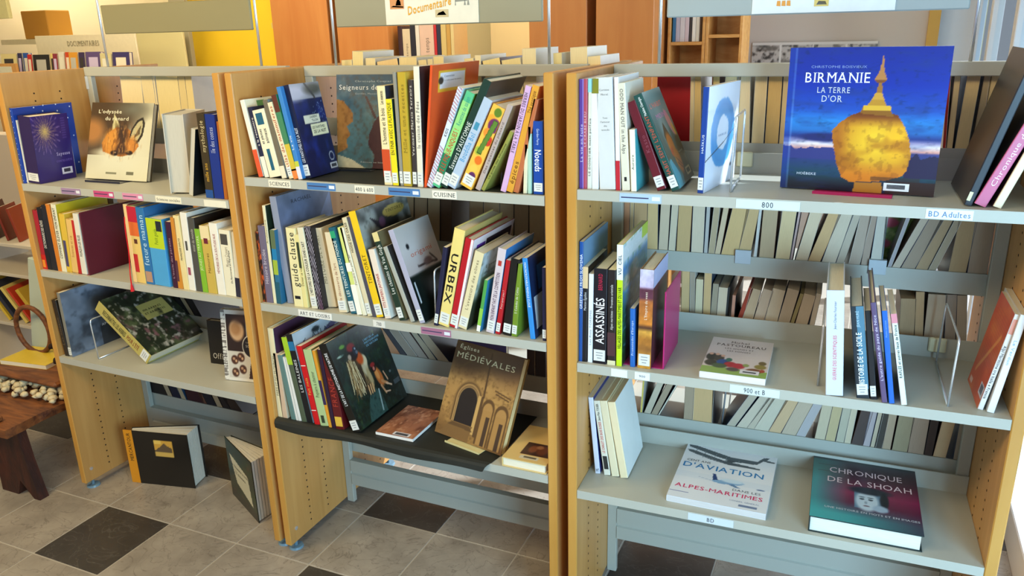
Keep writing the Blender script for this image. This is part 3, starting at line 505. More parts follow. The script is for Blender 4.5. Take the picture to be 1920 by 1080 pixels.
# ------------------------------------------------------------------ measured data
#   BOOKS: unit, shelf, x, y, z (lower spine corner, metres in the unit), thickness, depth, height, lean, colour, label, extras
#   ROWS:  unit, row, x, y, z, thickness, depth, height, lean, colour as it looks in the gaps, shade included
BOOKS=[
(1, 'A', 0.0742, 0.014, 1.3712, 0.0177, 0.17, 0.234, -0.1664, '#e6e1d2', 'thin white book with an orange foot, first at the left of the sciences shelf', {'bands': [(0, 0.36, '#d8552e')], 'lab': 0, 'cov': '#efe6c8', 'crects': [(0.3, 0.86, 0.5, 0.97, '#6b9a58'), (0.62, 0.86, 0.8, 0.97, '#6a3524')]}),
(1, 'A', 0.0979, 0.014, 1.3712, 0.0168, 0.15, 0.213, -0.1721, '#23263f', 'navy book with a white foot, leaning beside the animals and plants guide', {'bands': [(0, 0.3, '#e4e0d0')], 'st': [('a la rencontre', '#e9e4d8', 0.45, 0.85, 0.45, 'u', 's')], 'lab': 0}),
(1, 'A', 0.1156, 0.014, 1.3712, 0.0465, 0.16, 0.2041, -0.1847, '#e8dfc0', 'cream nature guide with teal bars titled animaux et plantes', {'st': [('animaux', '#26343c', 0.5, 0.72, 0.26, 'u', 'b', 0.62), ('et plantes', '#26343c', 0.5, 0.72, 0.22, 'u', 'b', 0.25)], 'bands2': [(0.78, 0.95, 0.2, 0.75, '#1d5a72'), (0.1, 0.42, 0.35, 0.62, '#1d5a72')], 'lab': 0}),
(1, 'A', 0.1634, 0.014, 1.3712, 0.0185, 0.16, 0.2354, -0.1758, '#6e6654', 'grey-brown book with a cream foot label, behind the cream nature guide', {'bands': [(0, 0.16, '#ded6bb')], 'lab': 0, 'cov': '#7d8890'}),
(1, 'A', 0.1896, 0.014, 1.3712, 0.0185, 0.16, 0.2299, -0.2235, '#e3d6b2', 'cream book with rust script lettering down its spine', {'st': [('Atlas des mammiferes', '#b4471f', 0.12, 0.95, 0.6, 'u', 't')], 'lab': 1}),
(1, 'A', 0.2076, 0.014, 1.3712, 0.0183, 0.17, 0.251, -0.1999, '#2f7c58', 'green and yellow book with a dark red top, left of the blue leaning one', {'bands': [(0.8, 1, '#5a2a1c'), (0.42, 0.8, '#3f7d58'), (0.1, 0.42, '#c9b23a'), (0, 0.12, '#e07f3c')], 'lab': 0}),
(1, 'A', 0.2256, 0.014, 1.3712, 0.0151, 0.17, 0.2738, -0.1715, '#3d7fc0', 'bright blue thin book leaning against the dark night book', {'st': [('La vie', '#dfe9f2', 0.3, 0.5, 0.5, 'u', 's')], 'bands': [(0, 0.14, '#d8d6e0'), (0.14, 0.2, '#b9c240')], 'lab': 0}),
(1, 'A', 0.2369, 0.03, 1.3712, 0.0251, 0.14, 0.2769, -0.179, '#151a38', 'dark navy night-sky book titled Les fantômes de la nuit, leaning left', {'st': [('LES FANTÔMES DE LA NUIT', '#e8e8e8', 0.17, 0.55, 0.42, 'u', 'b')], 'lab': 1, 'art': 'nuit', 'ct': [('LAURENT', '#26282c', 0.42, 0.68, 0.622, 0.024, 'b'), ('TILLON', '#26282c', 0.47, 0.68, 0.585, 0.024, 'b'), ('LES FANTÔMES', '#1c1d20', 0.42, 0.86, 0.505, 0.028, 'b'), ('DE LA NUIT', '#1c1d20', 0.45, 0.88, 0.455, 0.036, 'b')]}),
(1, 'A', 0.5294, 0.014, 1.3712, 0.0261, 0.2, 0.2755, -0.0095, '#e5d5a4', "cream and orange book titled L'homme et le bois", {'bands': [(0.09, 0.37, '#c5481f')], 'st': [("L'homme et le bois", '#2b2622', 0.42, 0.78, 0.5, 'u', 's'), ('Les essences', '#2b2622', 0.82, 0.95, 0.4, 'u', 'b')], 'lab': 1, 'cov': '#2b3040'}),
(1, 'A', 0.557, 0.014, 1.3712, 0.0195, 0.18, 0.2403, -0.0187, '#e6d21f', 'bright yellow book titled En finir avec le plastique', {'st': [('EN FINIR AVEC LE PLASTIQUE', '#2d2a18', 0.36, 0.96, 0.55, 'u', 's')], 'lab': 1, 'cov': '#1c3a3c'}),
(1, 'A', 0.582, 0.014, 1.3712, 0.0105, 0.2, 0.312, -0.0051, '#8d897c', 'tall thin grey book between two yellow ones', {'lab': 1}),
(1, 'A', 0.5932, 0.014, 1.3714, 0.0265, 0.22, 0.3118, 0.0076, '#b79a2c', 'tall ochre-gold book with faint lettering on its spine', {'st': [('Mille et une recettes', '#8a7420', 0.3, 0.9, 0.4, 'u', 't')], 'lab': 1, 'cov': '#c9a43a'}),
(1, 'A', 0.6239, 0.014, 1.3715, 0.0139, 0.2, 0.2916, 0.0153, '#3a3230', 'dark brown book titled Vins et terroirs, left of the cream fairy book', {'st': [('Vermeer Marcis Terroirs', '#d8d0c0', 0.3, 0.95, 0.5, 'u', 't')], 'lab': 1}),
(1, 'A', 0.6385, 0.014, 1.3717, 0.0181, 0.24, 0.3266, 0.0264, '#ddd8c4', 'tall cream book titled la cuisine des fées in grey script', {'st': [('la cuisine des Fées', '#6d675e', 0.33, 0.72, 0.55, 'u', 't')], 'lab': 1, 'cov': '#2a2526'}),
(1, 'A', 0.6591, 0.014, 1.3723, 0.0086, 0.279, 0.3316, 0.1215, '#d8501c', 'large orange book with a dark arch and a white label on its cover', {'lab': 0, 'art': 'orange', 'ct': [('Concoction', '#4a4f5a', 0.24, 0.45, 0.895, 0.018, 't'), ('a table pour les petits', '#4a4f5a', 0.24, 0.62, 0.865, 0.01, 's')]}),
(1, 'A', 0.6685, 0.014, 1.3773, 0.0157, 0.2, 0.2921, 0.3951, '#cdd9ea', 'pale blue candy-striped book leaning right against the orange one', {'art_sp': 'stripes', 'st': [('KIDS', '#2f3a48', 0.52, 0.6, 0.5, 'u', 'b')], 'lab': 0}),
(1, 'A', 0.6847, 0.014, 1.382, 0.0253, 0.21, 0.2824, 0.4403, '#55b884', 'green book titled Vive le pique-nique, leaning right', {'bands': [(0.1, 0.35, '#1f7a55'), (0.35, 0.9, '#8fd07a')], 'st': [('VIVE LE PIQUE-NIQUES !', '#b8431f', 0.1, 0.62, 0.55, 'u', 'b'), ('Recettes de saison', '#2a8f86', 0.66, 0.95, 0.5, 'u', 's')], 'lab': 1, 'cov': '#7fae3c'}),
(1, 'A', 0.7101, 0.014, 1.382, 0.0236, 0.235, 0.3218, 0.473, '#17352c', "dark green book titled Saveurs d'automne, tallest of the leaning cookery books", {'st': [("Saveurs D'AUTOMNE", '#dfe6dc', 0.18, 0.62, 0.55, 'u', 't')], 'lab': 1, 'cov': '#3a302a', 'ct': [('Saveurs', '#b9aea0', 0.3, 0.62, 0.77, 0.03, 't')], 'hard': 1}),
(1, 'A', 0.7319, 0.014, 1.384, 0.028, 0.22, 0.2684, 0.4734, '#aebfd2', 'pale grey-blue book titled Bouddha Bol, leaning right', {'st': [('Bouddha Bol', '#3f93c8', 0.3, 0.62, 0.5, 'u', 't')], 'bands2': [(0.66, 0.74, 0.3, 0.75, '#3e8aa8')], 'lab': 1, 'cov': '#c8c4ba'}),
(1, 'A', 0.7745, 0.014, 1.3873, 0.0362, 0.2, 0.243, 0.4612, '#e9a23a', 'orange cookery book patterned with fruit, leaning right', {'art_sp': 'fruit', 'lab': 1, 'hard': 1}),
(1, 'A', 0.8191, 0.014, 1.3779, 0.016, 0.19, 0.2487, 0.4281, '#b3a39c', 'mauve-beige book leaning left of the wire bookend on the cookery shelf', {'st': [('Des recettes du placard', '#6d5f60', 0.2, 0.8, 0.4, 'u', 's')], 'lab': 0, 'cov': '#8a7450'}),
(1, 'A', 0.8368, 0.014, 1.3767, 0.0111, 0.15, 0.183, 0.5192, '#8f9144', 'thin olive-green book leaning behind the wire bookend', {'st': [('Le guide des infusions', '#3f4020', 0.2, 0.8, 0.5, 'u', 's')], 'lab': 0}),
(1, 'A', 0.8942, 0.014, 1.3758, 0.0164, 0.22, 0.2864, 0.2813, '#cfa8cf', 'lilac book titled Herbes du jardin à la table, right of the wire bookend', {'st': [('HERBES DU JARDIN À LA TABLE', '#3c2c3c', 0.38, 0.94, 0.55, 'd', 't')], 'lab': 0, 'cov': '#b4572a'}),
(1, 'A', 0.9114, 0.014, 1.3768, 0.0195, 0.22, 0.2878, 0.288, '#d79a34', 'golden-orange book titled Thé exotique beside the lilac one', {'st': [('Thé exotique', '#6d3f14', 0.75, 0.95, 0.5, 'u', 't'), ('épices', '#6d3f14', 0.08, 0.3, 0.6, 'u', 't')], 'lab': 0, 'cov': '#cc6a30'}),
(1, 'A', 0.9325, 0.014, 1.375, 0.0152, 0.2, 0.2506, 0.2492, '#b86a40', 'rust-brown book leaning right, third from the right end of the cookery shelf', {'lab': 0, 'cov': '#9a4a2a'}),
(1, 'A', 0.9603, 0.014, 1.3718, 0.0111, 0.15, 0.1294, 0.0517, '#d9d3b4', 'small cream book standing between the leaning cookery books and the blue one', {'lab': 0}),
(1, 'A', 0.9734, 0.014, 1.3715, 0.0107, 0.16, 0.175, 0.0206, '#a9cbb8', 'pale mint dotted thin book left of the blue knots book', {'lab': 0}),
(1, 'A', 0.9901, 0.014, 1.3714, 0.0287, 0.2, 0.1901, 0.0072, '#18449a', 'bright blue book with white title Noeuds read downward', {'st': [('Noeuds', '#f0f2f6', 0.32, 0.62, 0.62, 'd', 'b'), ('Gordon Perry', '#c8d4ea', 0.68, 0.9, 0.25, 'd', 's')], 'lab': 1}),
(1, 'B', 0.0281, 0.014, 0.9599, 0.0132, 0.2, 0.2348, 0.0164, '#b4431c', 'black and orange flame-patterned book at the far left of the art shelf', {'art_sp': 'flame', 'lab': 0}),
(1, 'B', 0.042, 0.014, 0.9597, 0.0262, 0.22, 0.256, 0.0013, '#6c6276', 'mauve-grey book with pale spine lettering on the art shelf', {'st': [('Histoire brodée', '#c9c0cc', 0.25, 0.7, 0.5, 'u', 's')], 'lab': 0}),
(1, 'B', 0.0704, 0.014, 0.9597, 0.0119, 0.25, 0.322, 0.0014, '#ddd6b2', 'tall thin cream book left of the big grey-blue one on the art shelf', {'st': [('Architecture', '#6a6238', 0.6, 0.88, 0.5, 'u', 's')], 'lab': 0, 'cov': '#1d2a1c'}),
(1, 'B', 0.0847, 0.014, 0.9601, 0.0181, 0.18, 0.2456, 0.0236, '#2d6a8a', 'narrow book banded green, white and blue on the art shelf', {'bands': [(0.4, 0.6, '#9ab03a'), (0.6, 0.75, '#1f78a8'), (0.75, 1, '#5a6a4a'), (0.0, 0.3, '#1f5566')], 'lab': 0}),
(1, 'B', 0.1135, 0.03, 0.9597, 0.0269, 0.27, 0.3492, -0.0691, '#8890a4', 'large grey-blue art book rising highest at the left of the art shelf', {'cov': '#6c7ea8', 'art': 'rach', 'ct': [('RACHAEL', '#1c2028', 0.24, 0.62, 0.9, 0.035, 's')], 'lab': 0, 'hard': 1}),
(1, 'B', 0.1541, 0.014, 0.9597, 0.0358, 0.2, 0.2576, -0.003, '#e4d9a4', 'cream book titled guide clause in bold black lettering', {'st': [('guide clause', '#1a1a1c', 0.26, 0.95, 0.62, 'u', 't')], 'bands2': [(0.1, 0.14, 0.2, 0.8, '#1a1a1c')], 'lab': 0}),
(1, 'B', 0.191, 0.014, 0.9597, 0.0178, 0.18, 0.238, -0.0286, '#e0d390', 'narrow pale yellow book right of the one titled guide clause', {'st': [('Danser sa vie', '#6d6538', 0.3, 0.55, 0.5, 'u', 's')], 'bands2': [(0.55, 0.9, 0.25, 0.8, '#2f3a28')], 'lab': 0}),
(1, 'B', 0.2222, 0.014, 0.9597, 0.0239, 0.21, 0.2621, -0.0946, '#dcd6ba', "cream book titled L'histoire de la couleur dans l'art", {'st': [("L'HISTOIRE DE LA COULEUR DANS L'ART", '#23211f', 0.17, 0.83, 0.42, 'u', 'b')], 'lab': 1}),
(1, 'B', 0.247, 0.014, 0.9597, 0.0216, 0.24, 0.2682, -0.0745, '#151118', 'black book with fanned white rays down its spine', {'art_sp': 'rays', 'lab': 0, 'cov': '#1c1a20'}),
(1, 'B', 0.2534, 0.04, 0.9597, 0.0455, 0.24, 0.2561, -0.1163, '#dccba8', "wide cream book titled Histoire de l'art", {'st': [("HISTOIRE DE L'ART", '#8a7a58', 0.3, 0.92, 0.36, 'u', 't')], 'lab': 0, 'cov': '#e2d2ae'}),
(1, 'B', 0.3274, 0.014, 0.9597, 0.0311, 0.2, 0.2553, -0.1061, '#ddcdab', 'thick cream book with tiny reddish lettering left of the teal-blue one', {'st': [("A la découverte de l'art", '#a06a4a', 0.1, 0.62, 0.32, 'u', 's')], 'lab': 1}),
(1, 'B', 0.3712, 0.014, 0.9597, 0.0222, 0.2, 0.2743, -0.2019, '#1e5a6c', 'teal-blue book with pale lettering Le monde des textiles', {'st': [('LES TEINTURES DU MONDE', '#d8e4dc', 0.2, 0.85, 0.48, 'u', 'b')], 'bands2': [(0.88, 0.96, 0.1, 0.9, '#2a9a6c')], 'lab': 1}),
(1, 'B', 0.3949, 0.014, 0.9597, 0.0189, 0.18, 0.2763, -0.1641, '#cfd87a', 'lime and white book right of the teal-blue one', {'bands': [(0, 0.35, '#eceadc'), (0.5, 0.6, '#eceadc')], 'lab': 0}),
(1, 'B', 0.4145, 0.014, 0.9597, 0.0149, 0.18, 0.2782, -0.2064, '#e1dcc4', 'narrow cream book with faint lettering right of the lime one', {'st': [('Peindre en plein air', '#7a7560', 0.35, 0.7, 0.5, 'u', 's')], 'lab': 0}),
(1, 'B', 0.433, 0.014, 0.9597, 0.0168, 0.21, 0.3101, -0.208, '#d6c9a4', 'cream book with dark caps lettering near its top, left of the yellow painter book', {'st': [('MODE DES OASIS', '#3a342a', 0.65, 0.95, 0.5, 'u', 'b')], 'lab': 1}),
(1, 'B', 0.4504, 0.014, 0.9597, 0.0138, 0.21, 0.3127, -0.201, '#4b4854', 'slate-grey thin book against the yellow painter book', {'lab': 0}),
(1, 'B', 0.4649, 0.014, 0.9597, 0.0264, 0.284, 0.3309, -0.2147, '#e8bf1e', 'bright yellow spined painter monograph with a cloudy grey cover', {'st': [('TINTORET', '#6e5514', 0.32, 0.6, 0.45, 'u', 't')], 'lab': 1, 'art': 'tinto', 'ct': [('TINTORET', '#4a3c10', 0.52, 0.88, 0.885, 0.03, 't')], 'hard': 1}),
(1, 'B', 0.4954, 0.014, 0.9597, 0.0222, 0.17, 0.217, -0.1953, '#e2d3c2', 'pinkish-cream book titled Petits papiers japonais', {'st': [('PETITS PAPIERS JAPONAIS', '#b23428', 0.1, 0.65, 0.4, 'u', 'b')], 'lab': 1, 'cov': '#e6e0d2'}),
(1, 'B', 0.5464, 0.014, 0.9597, 0.0203, 0.21, 0.2753, -0.2725, '#1f3326', 'dark green book about painting trails with a cream top band', {'st': [('Les chemins de Van Gogh', '#e2e4da', 0.3, 0.86, 0.6, 'u', 't')], 'bands': [(0.9, 1, '#d9c88a')], 'lab': 1, 'cov': '#6f6445'}),
(1, 'B', 0.5855, 0.014, 0.9597, 0.0146, 0.2, 0.2382, -0.3362, '#a8a89c', 'thin pale grey book just left of the paper-folding book', {'lab': 0, 'cov': '#33302e'}),
(1, 'B', 0.6174, 0.014, 0.9597, 0.0193, 0.203, 0.2906, -0.3108, '#a9a8bc', 'paper-folding book with a white and black cover titled origami', {'art': 'origami', 'ct': [('origami', '#c96a4a', 0.2, 0.8, 0.66, 0.055, 's')], 'lab': 1}),
(1, 'B', 0.6639, 0.014, 0.962, 0.0128, 0.19, 0.2462, 0.1851, '#20203c', 'navy book leaning right against the bold yellow one', {'lab': 1}),
(1, 'B', 0.68, 0.014, 0.9676, 0.0347, 0.25, 0.3037, 0.2295, '#e5cf7c', 'pale yellow book titled URBEX in heavy black letters', {'st': [('URBEX', '#15120f', 0.22, 0.78, 0.6, 'd', 'b')], 'lab': 1, 'hard': 1, 'cov': '#c9b56a'}),
(1, 'B', 0.7164, 0.014, 0.966, 0.0265, 0.28, 0.2793, 0.241, '#b31521', 'red and white spined book with a violet cover, right of the bold yellow one', {'bands2': [(0.0, 1, 0.72, 1, '#e8e2e4')], 'cov': '#e6e0e6', 'crects': [(0.1, 0.72, 0.3, 0.92, '#5b2a8e'), (0.32, 0.74, 0.95, 0.94, '#2a1c2a')], 'lab': 1, 'hard': 1}),
(1, 'B', 0.7447, 0.014, 0.9676, 0.0292, 0.22, 0.2442, 0.2759, '#dccfa4', "thick cream book titled L'aventure des bords de mer, leaning right", {'st': [("L'aventure des olives", '#8a7d60', 0.25, 0.9, 0.3, 'u', 't')], 'lab': 1, 'art': 'oliv', 'ct': [("L'aventure", '#4a4a40', 0.15, 0.7, 0.78, 0.04, 't'), ('des oliviers', '#4a4a40', 0.15, 0.7, 0.7, 0.04, 't')]}),
(1, 'B', 0.8052, 0.014, 0.9618, 0.0107, 0.14, 0.1607, 0.1959, '#4f9a4a', 'small green and blue thin book in front of the cream olive book', {'bands': [(0, 0.12, '#e8e6dc'), (0.12, 0.45, '#8cc04a')], 'lab': 0, 'cov': '#2a80b0'}),
(1, 'B', 0.8353, 0.014, 0.9643, 0.0251, 0.2, 0.2573, 0.1835, '#cfc2c6', 'pale pink-grey book titled Mon enfant fait de la compétition', {'st': [('MON ENFANT FAIT DE LA COMPÉTITION', '#5d3a50', 0.15, 0.72, 0.42, 'u', 'b')], 'bands2': [(0.8, 0.86, 0.3, 0.7, '#b0372f')], 'lab': 1, 'cov': '#2b7fc4'}),
(1, 'B', 0.8645, 0.014, 0.9622, 0.0142, 0.19, 0.2257, 0.1805, '#b01a22', 'red narrow book left of the black one near the right end of the art shelf', {'st': [('Pourquoi pas ?', '#e9c8c0', 0.35, 0.6, 0.4, 'u', 't')], 'lab': 1}),
(1, 'B', 0.887, 0.014, 0.9635, 0.0265, 0.2, 0.2292, 0.1459, '#14130f', 'black book with a white shelf label, left of the olive-green one', {'lab': 1}),
(1, 'B', 0.9152, 0.014, 0.9614, 0.0167, 0.19, 0.2169, 0.1008, '#6f8a26', 'olive-green book titled 5 calades de Célou', {'st': [('5 Calades de Célou', '#e0e4c8', 0.32, 0.68, 0.42, 'u', 's')], 'lab': 1}),
(1, 'B', 0.973, 0.014, 0.9597, 0.0154, 0.19, 0.2342, -0.0849, '#2f86d0', 'bright blue book leaning left with a black and white cover', {'st': [('MON INCROYABLE PENDULE CLOUÉ', '#dfeaf4', 0.4, 0.95, 0.4, 'd', 'b')], 'cov': '#1c2c50', 'crects': [(0.1, 0.1, 0.9, 0.5, '#d6d6da'), (0.3, 0.55, 0.9, 0.85, '#2a66b0')], 'lab': 0}),
(1, 'B', 1.01, 0.014, 0.9597, 0.012, 0.18, 0.2125, 0.004, '#1d1b3c', 'dark navy book at the right end of the art shelf', {'lab': 1}),
(1, 'C', 0.0281, 0.014, 0.5426, 0.024, 0.27, 0.3256, 0.003, '#ddd2aa', 'tall cream-spined book with a dark purple cover, first on the black mat', {'st': [('PARIS ET DES PROVINCES', '#7d755a', 0.25, 0.7, 0.45, 'u', 't')], 'cov': '#4a2c44', 'lab': 0}),
(1, 'C', 0.0465, 0.014, 0.5426, 0.0234, 0.2, 0.2376, -0.0329, '#cbaf94', 'beige-pink book second from the left on the black mat', {'lab': 0, 'cov': '#d4c0a0'}),
(1, 'C', 0.0843, 0.014, 0.5426, 0.0204, 0.2, 0.2341, -0.1194, '#5d7c78', 'teal-grey book third from the left on the black mat', {'lab': 0}),
(1, 'C', 0.105, 0.014, 0.5426, 0.0234, 0.19, 0.2296, -0.1141, '#dedfda', 'white book with a dark seam, right of the teal-grey one', {'bands2': [(0, 1, 0.45, 0.5, '#6a6c68')], 'lab': 0}),
(1, 'C', 0.1282, 0.014, 0.5426, 0.0222, 0.22, 0.3033, -0.1446, '#4e5a46', 'grey-green book with a lime upper third', {'bands': [(0.68, 1, '#9fc02c')], 'lab': 0}),
(1, 'C', 0.1512, 0.014, 0.5426, 0.0258, 0.26, 0.3161, -0.151, '#15161a', 'black-spined atlas with a pale blue cover lettered ATLAS', {'st': [('LES BALEINES', '#c9c9c9', 0.35, 0.72, 0.4, 'u', 'b')], 'bands2': [(0.82, 0.92, 0.05, 0.95, '#1f6a98')], 'art': 'atlas', 'ct': [('ATLAS', '#1f4048', 0.35, 0.75, 0.86, 0.05, 't')], 'lab': 0, 'hard': 1}),
(1, 'C', 0.182, 0.014, 0.5426, 0.0216, 0.25, 0.2794, -0.1476, '#c6161c', 'bright red book right of the black atlas', {'bands2': [(0.18, 0.19, 0.05, 0.95, '#e7e0d6'), (0.75, 0.76, 0.05, 0.95, '#e7e0d6')], 'cov': '#b51d22', 'st': [('Fait main', '#e09a3a', 0.38, 0.6, 0.5, 'u', 'b')], 'lab': 0}),
(1, 'C', 0.206, 0.014, 0.5426, 0.0328, 0.24, 0.2708, -0.1425, '#a9bf88', 'pale green book titled Papiers à chanter', {'st': [('Papiers à chanter', '#3c4a34', 0.38, 0.72, 0.4, 'u', 't')], 'bands2': [(0.04, 0.14, 0.3, 0.7, '#2e3a28')], 'lab': 0, 'cov': '#6c6a3c'}),
(1, 'C', 0.2395, 0.014, 0.5426, 0.0119, 0.2, 0.2715, -0.1348, '#d8922a', 'orange and violet thin book right of the pale green one', {'bands': [(0.3, 0.62, '#33224c')], 'lab': 0}),
(1, 'C', 0.2524, 0.014, 0.5426, 0.014, 0.2, 0.2777, -0.1003, '#2a1830', 'dark plum thin book left of the dark red one', {'lab': 0}),
(1, 'C', 0.2685, 0.014, 0.5426, 0.0341, 0.2, 0.2649, -0.1002, '#5a1417', 'dark red book with reddish lettering and a yellow foot picture', {'st': [('FRANCE', '#a8382c', 0.3, 0.7, 0.6, 'u', 't')], 'bands2': [(0.04, 0.17, 0.1, 0.9, '#d8b040')], 'lab': 0}),
(1, 'C', 0.3385, 0.012, 0.5426, 0.032, 0.29, 0.311, -0.3447, '#12120f', 'large nature photography book with an ape and its young on a black cover', {'st': [("L'ART DE LA PHOTOGRAPHIE DE NATURE", '#e6e8ea', 0.3, 0.9, 0.36, 'u', 'b')], 'art': 'singe', 'ct': [("L'ART DE LA", '#7fb2c8', 0.6, 0.82, 0.81, 0.022, 'b'), ('PHOTOGRAPHIE', '#7fb2c8', 0.6, 0.9, 0.775, 0.022, 'b'), ('DE NATURE', '#7fb2c8', 0.62, 0.86, 0.74, 0.022, 'b')], 'lab': 1, 'hard': 1}),
(2, 'A', 0.0289, 0.014, 1.3983, 0.0134, 0.18, 0.2684, -0.0031, '#5c3f94', 'violet book at the far left of the top shelf, right unit', {'st': [('La vie en fuite', '#d8d0ea', 0.25, 0.6, 0.5, 'u', 't')], 'bands2': [(0, 1, 0.7, 0.9, '#8d78c8')], 'lab': 0}),
(2, 'A', 0.0385, 0.014, 1.3984, 0.0107, 0.18, 0.2691, 0.0041, '#b04a5c', 'rose-red book with pale lettering, second on the top shelf of the right unit', {'st': [('LE CRABE BLEU', '#e6c4c4', 0.2, 0.9, 0.45, 'u', 't')], 'lab': 0}),
(2, 'A', 0.0501, 0.014, 1.3984, 0.0116, 0.18, 0.27, 0.0062, '#d2d2c6', 'pale grey book titled Un indigène ment parfois, with a cyan top', {'bands': [(0.88, 1, '#86c6cc')], 'st': [('LE DOIGTIER ment parfois', '#3c3c3c', 0.05, 0.72, 0.42, 'u', 't')], 'lab': 0}),
(2, 'A', 0.0624, 0.014, 1.3983, 0.0174, 0.18, 0.2699, -0.007, '#dfe2e4', 'white book with an olive top band beside the wide grey-white one', {'bands': [(0.87, 1, '#7a7a20')], 'lab': 0}),
(2, 'A', 0.0829, 0.014, 1.3983, 0.0408, 0.21, 0.2719, -0.0473, '#cfd1d0', "wide grey-white book titled Tout l'amour du monde", {'st': [('Corinne', '#6e6e70', 0.2, 0.8, 0.885, 'h', 't', 0.04), ('Morel', '#6e6e70', 0.28, 0.72, 0.845, 'h', 't', 0.04), ('Tout', '#6e6e70', 0.35, 0.65, 0.64, 'h', 't', 0.036), ("l'amour", '#6e6e70', 0.2, 0.8, 0.605, 'h', 't', 0.036), ('du', '#6e6e70', 0.38, 0.62, 0.57, 'h', 't', 0.036), ('monde', '#6e6e70', 0.25, 0.75, 0.535, 'h', 't', 0.036)], 'cov': '#e4e6ea', 'lab': 0}),
(2, 'A', 0.1251, 0.014, 1.3983, 0.0109, 0.21, 0.2731, -0.0347, '#e6e7ea', 'white book with a red foot beside the wide grey-white one', {'bands': [(0, 0.27, '#b8202e')], 'lab': 0, 'cov': '#e8e9ea'}),
(2, 'A', 0.1404, 0.014, 1.3983, 0.0206, 0.19, 0.2593, -0.0672, '#d8d3c0', 'cream book titled Odd man out in the Alps', {'st': [('ODD MAN OUT in the Alps', '#5a564c', 0.35, 0.95, 0.4, 'd', 't')], 'bands2': [(0.09, 0.13, 0.35, 0.65, '#1c1c1c')], 'cov': '#e4e0d0', 'lab': 0}),
(2, 'A', 0.1644, 0.008, 1.3983, 0.0141, 0.14, 0.1508, -0.0535, '#e3dfcc', 'small cream book with a cyan cover, front of the dark red leaning one', {'cov': '#4fb4bc', 'st': [('Aurore', '#4a4a48', 0.35, 0.6, 0.35, 'u', 's')], 'lab': 0}),
(2, 'A', 0.2252, 0.03, 1.3983, 0.0235, 0.16, 0.2262, -0.373, '#631622', 'dark crimson book leaning left behind the teal paperback', {'st': [('Kasso', '#8e4450', 0.42, 0.62, 0.4, 'u', 't')], 'lab': 1}),
(2, 'A', 0.2609, 0.03, 1.3983, 0.0219, 0.2, 0.2485, -0.4205, '#1f4a44', "teal paperback titled L'habit sent le ..., leaning left", {'st': [("L'HABIT SENT L'ENFANT", '#a8503c', 0.1, 0.78, 0.42, 'u', 'b'), ('Madeline Chanvigne', '#e4e8e4', 0.78, 0.97, 0.28, 'u', 'b')], 'art': 'moine', 'ct': [("L'HABIT", '#e8806a', 0.1, 0.75, 0.82, 0.05, 'b'), ('MOINE', '#dc8cae', 0.18, 0.85, 0.7, 0.05, 'b'), ('ELLE EST', '#d9dcc8', 0.62, 0.92, 0.3, 0.014, 'b')], 'lab': 1}),
(2, 'A', 0.3218, 0.03, 1.3985, 0.0151, 0.24, 0.2498, 0.0115, '#173f92', 'slim blue-spined book with a blue brush ring on a white cover', {'yaw': -0.18, 'st': [('HAÏKUS', '#dfe6f4', 0.36, 0.58, 0.35, 'u', 's')], 'art': 'haiku', 'ct': [('HAÏKUS', '#7d94b4', 0.36, 0.62, 0.5, 0.022, 't')], 'lab': 1}),
(2, 'B', 0.0281, 0.014, 0.9246, 0.0115, 0.237, 0.3347, 0.005, '#1b4f98', 'blue book titled Greetings from Slovenia at the left of the history shelf', {'st': [('GREETINGS FROM SLOVENIA', '#e8ecf4', 0.45, 0.9, 0.6, 'u', 'b')], 'cov': '#4a6478', 'crects': [(0, 0.8, 1, 1, '#6f93b8')], 'lab': 0}),
(2, 'B', 0.0367, 0.014, 0.9247, 0.0143, 0.19, 0.2679, 0.0115, '#17171b', 'black book with a cream top band, second on the history shelf', {'bands': [(0.78, 1, '#d6bd92')], 'st': [('Menton Égaline', '#d8d8d8', 0.55, 0.74, 0.45, 'u', 's')], 'lab': 0}),
(2, 'B', 0.0533, 0.014, 0.9247, 0.0133, 0.18, 0.2499, 0.0089, '#dcdfe4', 'white book with grey lettering left of the thick black one', {'st': [('Les Rois TOREMIS', '#8a929c', 0.1, 0.7, 0.4, 'u', 's')], 'lab': 0}),
(2, 'B', 0.0675, 0.014, 0.9248, 0.0371, 0.19, 0.266, 0.006, '#14121a', 'thick black book titled ASSASSINÉS in white capitals', {'st': [('ASSASSINÉS', '#eceaea', 0.22, 0.7, 0.62, 'u', 'b'), ('BERNARD', '#b02040', 0.78, 0.95, 0.3, 'u', 'b')], 'lab': 1}),
(2, 'B', 0.1083, 0.014, 0.9246, 0.022, 0.18, 0.2654, -0.0073, '#231c1c', 'black book titled Alpes maritimes with a speckled foot', {'st': [('Alpes maritimes - Provence orientale', '#d6d2ce', 0.38, 0.85, 0.32, 'u', 's')], 'bands': [(0.1, 0.35, '#4a2c30'), (0, 0.05, '#d8d0a8')], 'lab': 0}),
(2, 'B', 0.1322, 0.014, 0.9246, 0.0163, 0.281, 0.3343, -0.0064, '#b9d51a', 'lime-green spined book with an aerial mountain cover lettered VU DU CIEL', {'bands': [(0.72, 1, '#dfe6ea')], 'st': [('VILLAGES DES ALPES-MARITIMES ET DU VAR', '#1f3010', 0.15, 0.66, 0.55, 'u', 'b'), ('VU  CIEL', '#1c2430', 0.76, 0.92, 0.5, 'u', 'b')], 'art': 'ciel', 'ct': [('VU  CIEL', '#e8eef2', 0.15, 0.75, 0.9, 0.04, 'b')], 'lab': 0}),
(2, 'B', 0.1686, 0.02, 0.9246, 0.0131, 0.13, 0.1637, -0.0209, '#2262b0', 'small bright blue book standing on the magenta bookend base', {'st': [("Promenades d'Europe", '#d4e0f4', 0.2, 0.8, 0.4, 'u', 't')], 'lab': 0}),
